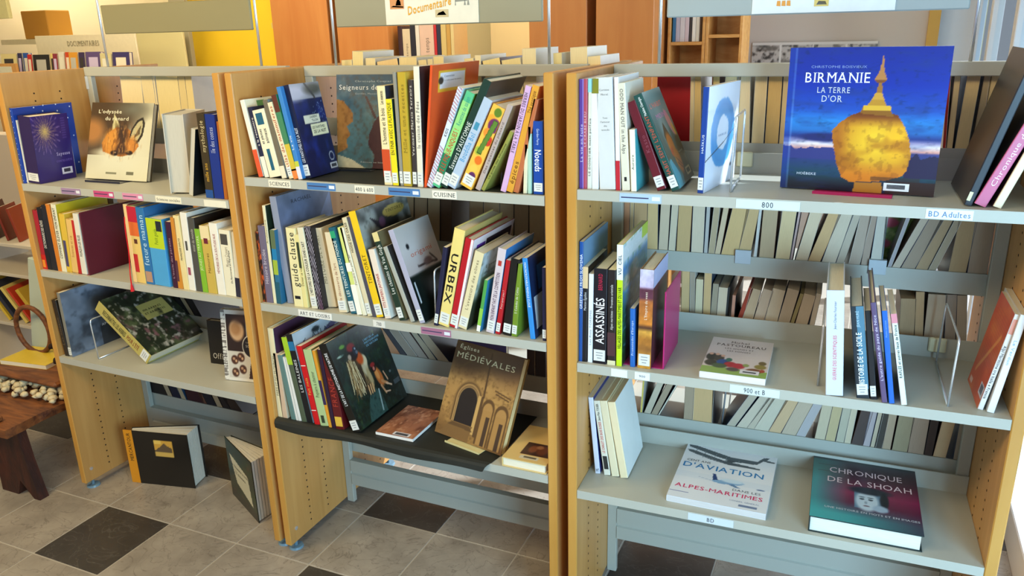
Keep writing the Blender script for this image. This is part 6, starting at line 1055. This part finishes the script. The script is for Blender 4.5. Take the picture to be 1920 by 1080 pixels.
# magenta and maroon plate bookends
def plate_end(M, h, d, side, col, label):
    root = empty('plate_bookend', M, label, 'bookend', 'coloured plate bookends')
    m = mat(col, .4, .04, 12, .15, 0, 'plate')
    MB().box(-.004, 0, 0, d, 0, h, bev=.001).build('upright_plate', m, root)
    MB().box(-side, -.004, 0, d*.98, 0, .0018).build('base_plate', m, root)
plate_end(UM[2] @ Matrix.Translation((.257, .030, .9249)), .214, .20, .11, '#b4266c', 'magenta plate bookend right of the sunset book')
root = empty('plate_bookend', UM[0] @ Matrix.Translation((.277, .014, .9609)) @ Matrix.Rotation(.04, 4, 'Y'), 'maroon board bookend standing right of the white book with black lettering', 'bookend', 'coloured plate bookends')
mm = mat('#5c1024', .5, .06, 12, .05, 0, 'plate')
MB().box(0, .006, 0, .30, 0, .236, bev=.001).build('upright_plate', mm, root)
MB().box(-.11, 0, .0, .26, 0, .0018).build('base_plate', mat('#8a1a24', .5), root)
# red ribbon
rb = []
for k in range(13):
    f = k/12; rb.append((.542-.024*f, -.004-.002*math.sin(f*9), 1.205-.25*f))
root = empty('bookmark_ribbon', UM[0] @ Matrix.Translation((0, 0, 0)), 'bright red ribbon hanging in front of the cream thin book', 'ribbon')
V = []; F = []
for k, p in enumerate(rb):
    w = .0045 if k < 11 else .006; V += [(p[0]-w/2, p[1], p[2]), (p[0]+w/2, p[1], p[2]), (p[0]+w/2, p[1]-.0008, p[2]), (p[0]-w/2, p[1]-.0008, p[2])]
for k in range(12):
    for j in range(4): F.append([k*4+j, k*4+(j+1) % 4, k*4+4+(j+1) % 4, k*4+4+j])
F += [[0, 1, 2, 3], [51, 50, 49, 48]]
mesh('ribbon_band', V, F, mat('#d0141c', .5), parent=root)
MB().cyl((rb[-1][0], rb[-1][1]-.0005, rb[-1][2]-.022), .007, .024, 2, 8, r2=.003).build('tassel', mat('#d0141c', .6), root)
# black mats
MATK = mat('#23241f', .62, .1, 30, 0, 0, 'rubber_mat')
tag(MB().box(.030, 1.02, .012, .333, 0, .0010).build('shelf_mat', MATK, None, UM[1] @ Matrix.Translation((0, 0, 1.3713))), 'black mat lining the top shelf of the middle unit', 'shelf mat', 'black shelf mats')
V = []; F = []; nx = 24; prof = [(.333, 0), (.05, 0), (.004, .0006), (-.006, -.003), (-.010, -.012), (-.0085, -.028), (-.007, -.031)]
for i in range(nx+1):
    x = .030+(.812-.030)*i/nx+0
    for j, (yy, zz) in enumerate(prof):
        k = 1+.18*math.sin(i*.5) if j > 3 else 1
        V.append((x-(.045*(1-j/6) if i == nx else 0)*-1*(1 if i == nx else 0), yy-(.004 if j > 4 else 0)*math.sin(i*.35), .0012+zz*k))
npf = len(prof)
for i in range(nx):
    for j in range(npf-1): F.append([i*npf+j, i*npf+j+1, (i+1)*npf+j+1, (i+1)*npf+j])
n0 = len(V); V += [(v[0], v[1], v[2]-.0009) for v in V]; F += [[q+n0 for q in f[::-1]] for f in F]
m_ = mesh('shelf_mat', V, F, MATK, M=UM[1] @ Matrix.Translation((0, 0, .5428))); tag(m_, 'black mat hanging over the front of the middle unit lower shelf', 'shelf mat', 'black shelf mats')
# ------------------------------------------------------------------ open books standing on the floor
def open_book(P0, P1, P2, B1, B2, H, spine_c, cover_c, artn, label, txt=None, tc='#2a1c10'):
    """P0-P1 spine, P1-P2 front board, B1-B2 back board (plan points)"""
    root = empty('open_book', Matrix.Translation((P0[0], P0[1], .0008)), label, 'book', 'books standing on the floor')
    def L(p): return np.array((p[0]-P0[0], p[1]-P0[1]))
    def board(a, b, th, m, nm):
        a, b = L(a), L(b); d = (b-a)/np.linalg.norm(b-a); n = np.array((-d[1], d[0]))*th
        return MB().prism([tuple(a), tuple(b), tuple(b+n), tuple(a+n)], 0, H, 'z').build(nm, m, root)
    board(P0, P1, .003, mat(spine_c, .4), 'spine'); board(P1, P2, .003, mat(cover_c, .3, .05, 20, .2), 'front_board'); board(B1, B2, .003, mat(cover_c, .3, .05, 20, .2), 'back_board')
    a1, a2, b1, b2 = L(P1), L(P2), L(B1), L(B2)
    dn = lambda a, b: np.array((-(b-a)[1], (b-a)[0]))/np.linalg.norm(b-a)
    n = 7
    for k in range(n):
        f0 = k/n; f1 = (k+.82)/n
        q = [a1*(1-f0)+b1*f0, a2*(1-f0)+b2*f0, a2*(1-f1)+b2*f1, a1*(1-f1)+b1*f1]
        off = dn(a1, a2)*.0035; s_ = .97
        q = [q[0]+off, q[0]+(q[1]-q[0])*s_+off, q[3]+(q[2]-q[3])*s_+off, q[3]+off]
        MB().prism([tuple(p) for p in q], .003, H-.003-.001*(k % 2), 'z').build('page_leaf', page_mat('#cfcabb', 'Z'), root)
    d = (a2-a1)/np.linalg.norm(a2-a1); nn = np.array((d[1], -d[0])); W = np.linalg.norm(a2-a1)
    r = np.array((d[0], d[1], 0)); o = np.array((a1[0]+nn[0]*.0004, a1[1]+nn[1]*.0004, 0))
    sheet('cover_picture', ARTS[artn](), o, r, ZV, W, H, root)
    if txt:
        P = Print()
        d2 = L(P1); d2 = d2/np.linalg.norm(d2); nn2 = np.array((d2[1], -d2[0])); wd = np.linalg.norm(L(P1)); rr = np.array((d2[0], d2[1], 0))
        for (tx, mode, a_, b_, c_, cp) in txt:
            if mode == 'spine': P.text(np.array((nn2[0]*.0006, nn2[1]*.0006, 0))+rr*(wd/2+cp/2)+ZV*H*a_, ZV, -rr, tx, 's', (b_-a_)*H, cp, tc, True)
            else: P.text(o+np.array((nn[0], nn[1], 0))*.0004+r*W*a_+ZV*H*c_, r, ZV+r*0, tx, 't', (b_-a_)*W, cp, tc, True)
        tag(P.build('title_lettering', root), kind='stuff')
    return root
open_book((-.924, .138), (-.883, .146), (-.633, .199), (-.905, .168), (-.655, .290), .246, '#d08a1e', '#14110f', 'merc', 'open black book with an orange spine standing on the floor', [('MERCANTOUR', 'spine', .42, .95, 0, .017)])
open_book((-.462, .231), (-.456, .226), (-.214, .102), (-.440, .243), (-.20, .200), .262, '#2c3c20', '#1c2416', 'vert', 'open dark green book with a white cover panel standing on the floor', [('Et l\'Homme a créé', 'c', .16, .78, .60, .012), ('L\'oiseau', 'c', .25, .7, .50, .014)])
# ------------------------------------------------------------------ left edge: rustic bench and what is on it
root = empty('rustic_bench', Matrix.Translation((-1.35, -.16, 0)), 'dark rustic slab bench at the left edge beside the left unit', 'bench')
rs = random.Random(8)
V = []; F = []; nn = 14
for j, z in enumerate((.300, .335)):
    for i in range(nn+1):
        y = 1.05*i/nn; V.append((-.30+rs.uniform(-.01, .01), y, z)); V.append((.145+rs.uniform(-.008, .008)-.004*i/nn, y, z))
k2 = 2*(nn+1)
for i in range(nn):
    a = 2*i; F += [[a, a+2, a+3, a+1], [k2+a, k2+a+1, k2+a+3, k2+a+2], [a+1, a+3, k2+a+3, k2+a+1], [a, k2+a, k2+a+2, a+2]]
F += [[0, 1, k2+1, k2], [2*nn, k2+2*nn, k2+2*nn+1, 2*nn+1]]
mesh('seat_slab', V, F, OLDWOOD, parent=root)
LEG = [(-.045, 0), (.055, 0), (.085, .072), (.15, 0), (.185, 0), (.150, .17), (.135, .30), (-.03, .30), (-.04, .15)]
for yy in (.05, .85): MB().prism(LEG, yy, yy+.04, 'y').build('leg', wood_mat('mat_leg_wood', '#2c120a', '#4a2010', (12, 12, 3), .6, .6) if yy < .1 else OLDWOOD, root)
MB().box(-.25, .06, .02, .06, .335, .36, bev=.006).build('carved_edge', OLDWOOD, root)
# sheepskin: countless tufts
b = MB(); rs = random.Random(3)
def blob(b, c, r, n=6, i=0):
    V = []; 
    for j in range(1, 4):
        th = math.pi*j/4
        for k in range(n):
            ph = 2*math.pi*k/n; q = r*(1+rs.uniform(-.25, .25)); V.append((c[0]+q*math.sin(th)*math.cos(ph), c[1]+q*math.sin(th)*math.sin(ph), c[2]+q*.8*math.cos(th)))
    V += [(c[0], c[1], c[2]+r*.8), (c[0], c[1], c[2]-r*.8)]; F = []
    for j in range(2):
        for k in range(n): F.append([j*n+k, (j+1)*n+k, (j+1)*n+(k+1) % n, j*n+(k+1) % n])
    for k in range(n): F.append([3*n, k, (k+1) % n]); F.append([3*n+1, 2*n+(k+1) % n, 2*n+k])
    b.add(V, F, i)
for k in range(240):
    y = .06+rs.random()*.34; x = -1.66+rs.random()*.44
    blob(b, (x, y, .352+rs.random()*.03), rs.uniform(.010, .020))
tag(b.build('sheepskin', mat('#cfc09a', .95, .15, 60, 0, 0, 'wool'), smooth=True), 'cream curly sheepskin spread over the bench top', 'sheepskin', kind='stuff')
tag(MB().box(-1.70, -1.235, .10, .52, .395, .42, bev=.01).build('wooden_tray', OLDWOOD), 'brown wooden board lying over the sheepskin on the bench', 'board')
b = MB(); rs = random.Random(4)
for k in range(130):
    a = rs.uniform(0, math.pi); rr = .10*math.sqrt(rs.random()); blob(b, (-1.285+rs.uniform(-.07, .06), .30+rs.uniform(-.1, .1), .45+rr*.9+rs.uniform(0, .03)), rs.uniform(.012, .022))
tag(b.build('fur_cushion', mat('#2c1c14', .95, .2, 60, 0, 0, 'fur'), smooth=True), 'dark brown fur lump against the left shelf panel', 'fur')
tag(MB().box(-.10, .10, 0, .035, 0, .43, bev=.004).build('pale_box', mat('#b6c4b8', .5, .04, 8, 0, 0, 'pale_card'), None, Matrix.Translation((-1.60, .34, .42)) @ Matrix.Rotation(.10, 4, 'Y') @ Matrix.Rotation(-.1, 4, 'X')), 'pale blue-green flat box standing upright on the bench', 'box')
root = empty('low_white_shelf', Matrix.Translation((-1.95, .62, 0)), 'low white shelf crate with picture books behind the bench', 'shelf')
LW = mat('#cfc6b4', .5, .03, 6, 0, 0, 'white_board')
for z in (.10, .36, .64, .80): MB().box(-.55, .0, 0, .34, z, z+.018, bev=.002).build('board', LW if z > .7 else LW, root)
for x in (-.566, 0): MB().box(x, x+.018, 0, .34, 0, .818, bev=.002).build('side', LW, root)
def simple_stack(pts, grp_):
    for (x, y, z, T, D, H, a, yaw, col, lab) in pts:
        M = Matrix.Translation((x, y, z)) @ Matrix.Rotation(yaw, 4, 'Z') @ Matrix.Rotation(a, 4, 'Y')
        build_book(M, T, D, H, col, lab, {'cov': col}, grp_)
simple_stack([(-2.20, .66, .8185, .012, .18, .17, -.18, .5, '#7a2c18', 'red-brown picture book with a cream badge on the low white shelf'), (-2.11, .66, .8185, .012, .18, .175, -.18, .5, '#8a3418', 'red-brown picture book nearest the panel on the low white shelf'), (-2.29, .66, .8185, .012, .18, .18, -.18, .5, '#4a2418', 'dark picture book with a blue corner on the low white shelf'), (-2.38, .66, .8185, .012, .18, .18, -.18, .5, '#8c7c4c', 'olive picture book at the frame edge on the low white shelf')], 'picture books on the low white shelf')
simple_stack([(-2.05, .64, .3785, .02, .2, .22, -.5, .3, '#c8a83c', 'yellow book leaning in the crate, nearest the pale box'), (-2.12, .64, .3785, .012, .2, .22, -.5, .3, '#c03c24', 'thin red book leaning in the crate'), (-2.17, .64, .3785, .016, .2, .22, -.5, .3, '#d8c46c', 'pale yellow book leaning in the crate'), (-2.25, .64, .3785, .02, .2, .23, -.5, .3, '#2c3040', 'dark blue book leaning in the crate'), (-2.30, .64, .3785, .014, .2, .23, -.5, .3, '#d8b83c', 'mustard book leaning in the crate')], 'books leaning in the low white crate')
flatM = Matrix.Translation((-1.66, .16, .4205)) @ Matrix.Rotation(.12, 4, 'Z') @ FLAT
build_book(flatM, .02, .26, .17, '#d8bc3c', 'bright yellow book lying on the brown board of the bench', {}, 'books on the bench')
MB().tube([(-1.42+.11*math.cos(a), .40, .53+.11*math.sin(a)) for a in [k*math.pi/12 for k in range(24)]], .010, 8, closed=True)
hp = MB().tube([(.11*math.cos(k*math.pi/12), 0, .11+.11*math.sin(k*math.pi/12)) for k in range(24)], .011, 8, closed=True).build('wooden_hoop', OLDWOOD, None, Matrix.Translation((-1.60, .30, .431)), smooth=True)
tag(hp, 'round brown wooden hoop standing on the bench board', 'hoop')
struct('trim_1', MB().box(-4.6, -2.15, 1.15, 1.25, 0, 1.28, bev=.004), plaster('mat_partition', '#cfc0ae'))
# ------------------------------------------------------------------ far side of the room
def far_cabinet(x0, x1, y, h, label, depth=.9):
    root = empty('tall_cabinet', Matrix.Translation((x0, y, 0)), label, 'cabinet', 'tall cherry cabinets at the far side')
    w = x1-x0
    MB().box(0, w, 0, .022, 0, h, bev=.003).build('end_panel', CHERRY, root)
    MB().box(.01, w-.01, .024, depth, .0, h-.02).build('carcass', CHERRY, root)
    MB().box(-.005, w+.005, -.003, depth, h, h+.025, bev=.003).build('top_board', CHERRY, root)
far_cabinet(-2.30, -1.805, 3.0, 2.5, 'orange cherry cabinet end, next to the yellow board')
far_cabinet(-1.736, -1.319, 3.0, 2.5, 'orange cherry cabinet end behind the left half of the Documentaire sign')
far_cabinet(-.27, .113, 3.0, 2.5, 'orange cherry cabinet end behind the right rod of the Documentaire sign')
far_cabinet(.172, .531, 3.0, 2.5, 'orange cherry cabinet end with a small white mark, nearest the grey wall')
tag(MB().box(-3.35, -2.32, 3.15, 3.18, 1.0, 2.25, bev=.003).build('yellow_board', mat('#f2cc2c', .6, .04, 5, 0, 0, 'yellow_paint')), 'bright yellow display board behind the left unit', 'board')
tag(MB().box(-2.36, -2.10, 3.06, 3.062, 1.83, 1.87).build('board_label', mat('#d8c06c', .5)), 'small pale label strip on the yellow board', 'label')
tag(MB().box(-3.18, -3.02, 2.9, 2.94, 0, 2.5, bev=.003).build('grey_post', mat('#a39c80', .5, .03, 6, 0, 0, 'post')), 'grey-green steel post left of the yellow board', 'post')
tag(MB().box(-3.72, -2.98, 2.8, 2.82, 0, 1.83, bev=.003).build('cream_board', mat('#d8d09c', .6, .03, 5, 0, 0, 'card')), 'pale cream board behind the far book boxes', 'board')
tag(MB().box(-.5, .5, 0, .012, 0, .24, bev=.003).build('header_board', mat('#dcd0b0', .5), None, Matrix.Translation((-3.35, 2.25, 1.58))), 'white header board lettered Documentaires behind the far books', 'sign')
P = Print(); P.text(np.array((-3.52, 2.246, 1.745)), XV, ZV, 'DOCUMENTAIRES', 't', .32, .035, '#8c8468'); hb = P.build('board_lettering', bpy.data.objects['header_board'])
hb.matrix_parent_inverse = bpy.data.objects['header_board'].matrix_basis.inverted()
root = empty('far_book_bin', Matrix.Translation((-4.05, 2.0, 0)), 'beech book bin with a white card holder beyond the left unit', 'bin')
MB().box(0, 1.65, .0, .02, 1.0, 1.56, bev=.003).build('front_board', BEECH, root); MB().box(0, 1.65, .22, .24, 1.0, 1.56, bev=.003).build('back_board', BEECH, root); MB().box(0, 1.65, .02, .22, 1.34, 1.36).build('bottom_board', BEECH, root)
MB().box(0, .02, .02, .22, 0, 1.56).build('side', BEECH, root); MB().box(1.63, 1.65, .02, .22, 0, 1.56).build('side', BEECH, root)
MB().box(.0, .32, -.02, -.004, 1.54, 1.64, bev=.002).build('card_holder', BEECH, root); MB().box(.06, .27, -.026, -.021, 1.55, 1.62).build('card', mat('#dcd8c0', .5), root)
fx = -4.0; rs = random.Random(12); FC = [('#dfcf90', 'cream comic'), ('#2a2450', 'navy comic'), ('#1f50a0', 'blue comic'), ('#c02018', 'red comic'), ('#1a1818', 'black comic'), ('#e0c878', 'pale yellow comic'), ('#8a2c3c', 'maroon comic'), ('#d8d2c0', 'white comic'), ('#c8441c', 'vermilion comic'), ('#d8952c', 'orange comic'), ('#3a2c50', 'violet comic'), ('#5c4878', 'lilac comic'), ('#d0c490', 'straw comic'), ('#3c3464', 'indigo comic')]
for k, (c, nm) in enumerate(FC):
    wd = (.17, .05, .06, .05, .17, .04, .05, .06, .05, .09, .06, .15, .11, .16)[k]; 
    M = Matrix.Translation((fx, 2.035+.006*(k % 3), 1.3608)) @ Matrix.Rotation(rad(-6), 4, 'X') @ Matrix.Translation((0, 0, 0))
    o_ = build_book(M @ TOFACE @ Matrix.Translation((-.03, 0, 0)), .03, wd-.006, .335+.02*rs.random(), c, nm+', %s from the left in the far book bin' % ordn(k), {'cov': c, 'crects': [(.2, .6, .8, .9, ('#3a3430', '#c8b8d8', '#e0dcc8', '#e8d8c0', '#b8b4a8')[k % 5])]}, 'comics in the far book bin'); fx += wd
root = empty('white_panel_box', Matrix.Translation((-2.72, 1.9, 1.28)), 'white box file standing on the far book bin', 'box'); 
MB().box(0, .42, 0, .04, 0, .33, bev=.003).build('box_front', mat('#ddd8c8', .5), root); MB().box(0, .012, .04, .2, 0, .33).build('box_side', mat('#ddd8c8', .5), root)
tag(MB().box(0, .30, 0, .22, 0, .22, bev=.006).build('cardboard_box', mat('#c08a34', .7, .06, 6, 0, 0, 'cardboard'), None, Matrix.Translation((-4.71, 2.8, 1.80))), 'brown cardboard box high up on the far left', 'box')
tag(MB().box(-4.95, -4.15, 2.75, 3.15, 1.76, 1.80).build('wall_shelf', mat('#d8d0b0', .5)), 'cream wall shelf carrying the cardboard box', 'shelf')
tag(MB().box(-4.7, -4.15, 2.3, 2.33, 1.95, 2.5, bev=.003).build('pinned_notice', mat('#d8cf94', .6)), 'pale notice board at the top left corner', 'board')
# far books between the cherry cabinets
root = empty('far_shelf', Matrix.Translation((-1.32, 3.05, 0)), 'low cream shelf between the cherry cabinets', 'shelf')
MB().box(0, 1.05, 0, .3, 1.46, 1.48).build('board', BEECH, root); MB().box(0, .02, 0, .3, 0, 1.46).build('side', BEECH, root); MB().box(1.03, 1.05, 0, .3, 0, 1.46).build('side', BEECH, root)
fx = -1.29
for k, (c, wd, h) in enumerate((('#3c2c34', .035, .34), ('#cfc0a4', .06, .32), ('#232430', .04, .36), ('#d8d4cc', .03, .37), ('#d8b8a8', .11, .37), ('#c02c34', .02, .36), ('#2c2c44', .03, .35), ('#d0b878', .04, .35), ('#c49a50', .03, .36), ('#d8c48c', .025, .35))):
    build_book(Matrix.Translation((fx, 3.08, 1.4808)), wd, .2, h, c, '%s book, %s from the left between the cherry cabinets' % (('plum', 'beige', 'black', 'white', 'pink', 'red', 'navy', 'straw', 'ochre', 'cream')[k], ordn(k)), {'st': [('Le temps', '#6a6058', .3, .7, .3, 'u', 's')]} if k in (1, 4) else {}, 'books between the cherry cabinets'); fx += wd+.002
struct('wall_front', MB().box(-1.3, .66, 4.6, 4.65, 0, 2.95), plaster('mat_wall_inner', '#d2c294'))
# pine shelving and grey wall at right
root = empty('pine_shelving', Matrix.Translation((.545, 3.3, 0)), 'honey pine shelving beside the last cherry cabinet', 'shelf')
for x in (0, .215, .235, .44): MB().box(x, x+.018, 0, .3, 0, 2.4, bev=.002).build('upright', PINE, root)
for z in (1.30, 1.66, 2.06): MB().box(.018, .215, 0, .3, z, z+.02, bev=.002).build('shelf_board', PINE, root)
for z in (1.38, 1.70, 2.06): MB().box(.253, .44, 0, .3, z, z+.02, bev=.002).build('shelf_board', PINE, root)
MB().box(.253, .44, .28, .3, 1.3, 2.06).build('back_board', PINE, root); MB().box(.018, .215, .28, .3, 1.3, 1.66).build('back_board', PINE, root)
fx = .57
for k, (c, wd, h) in enumerate((('#2c6c9a', .02, .24), ('#b8b4c4', .025, .22), ('#ccc8cc', .03, .24), ('#c4b4bc', .025, .23), ('#28242c', .018, .24), ('#dcdad4', .022, .23), ('#d4d2c8', .022, .235))):
    build_book(Matrix.Translation((fx, 3.32, 1.6808)), wd, .2, h, c, '%s book, %s from the left on the pine shelving' % (('blue', 'lilac-grey', 'silver', 'mauve', 'black', 'white', 'ivory')[k], ordn(k)), {}, 'books on the pine shelving'); fx += wd+.001
struct('wall_inner', MB().box(.66, 2.05, 4.5, 4.55, 0, 2.95), plaster('mat_wall_grey', '#c2bab0'))
root = empty('photo_frieze', Matrix.Translation((.90, 4.48, 1.42)), 'strip of black and white photographs on the grey wall', 'photographs')
MB().box(0, .85, 0, .01, 0, .22).build('backing', mat('#c8c6c0', .5), root); sheet('photo_print', p_photos(), (0, -.0005, 0), XV, ZV, .85, .22, root)
struct('trim_2', MB().box(2.05, 2.12, 4.46, 4.55, 0, 2.95), mat('#c9a048', .5, .04, 6, 0, 0, 'yellow_wood'))
struct('trim_3', MB().box(2.12, 2.37, 4.6, 4.65, 0, 2.95), WHITE)
# planting outside the glazing
b = MB(); rs = random.Random(21)
for k in range(1500):
    z_ = rs.uniform(0, 1.3); blob(b, (4.9+rs.uniform(-.35, .35), rs.uniform(-2.5, 8), z_), rs.uniform(.08, .17), 5)
tag(b.build('hedge', mat('#55703c', .8, .3, 5, 0, 0, 'leaves'), smooth=True), 'loose green hedge beyond the terrace glazing', 'hedge', kind='stuff')
bpy.context.view_layer.update()
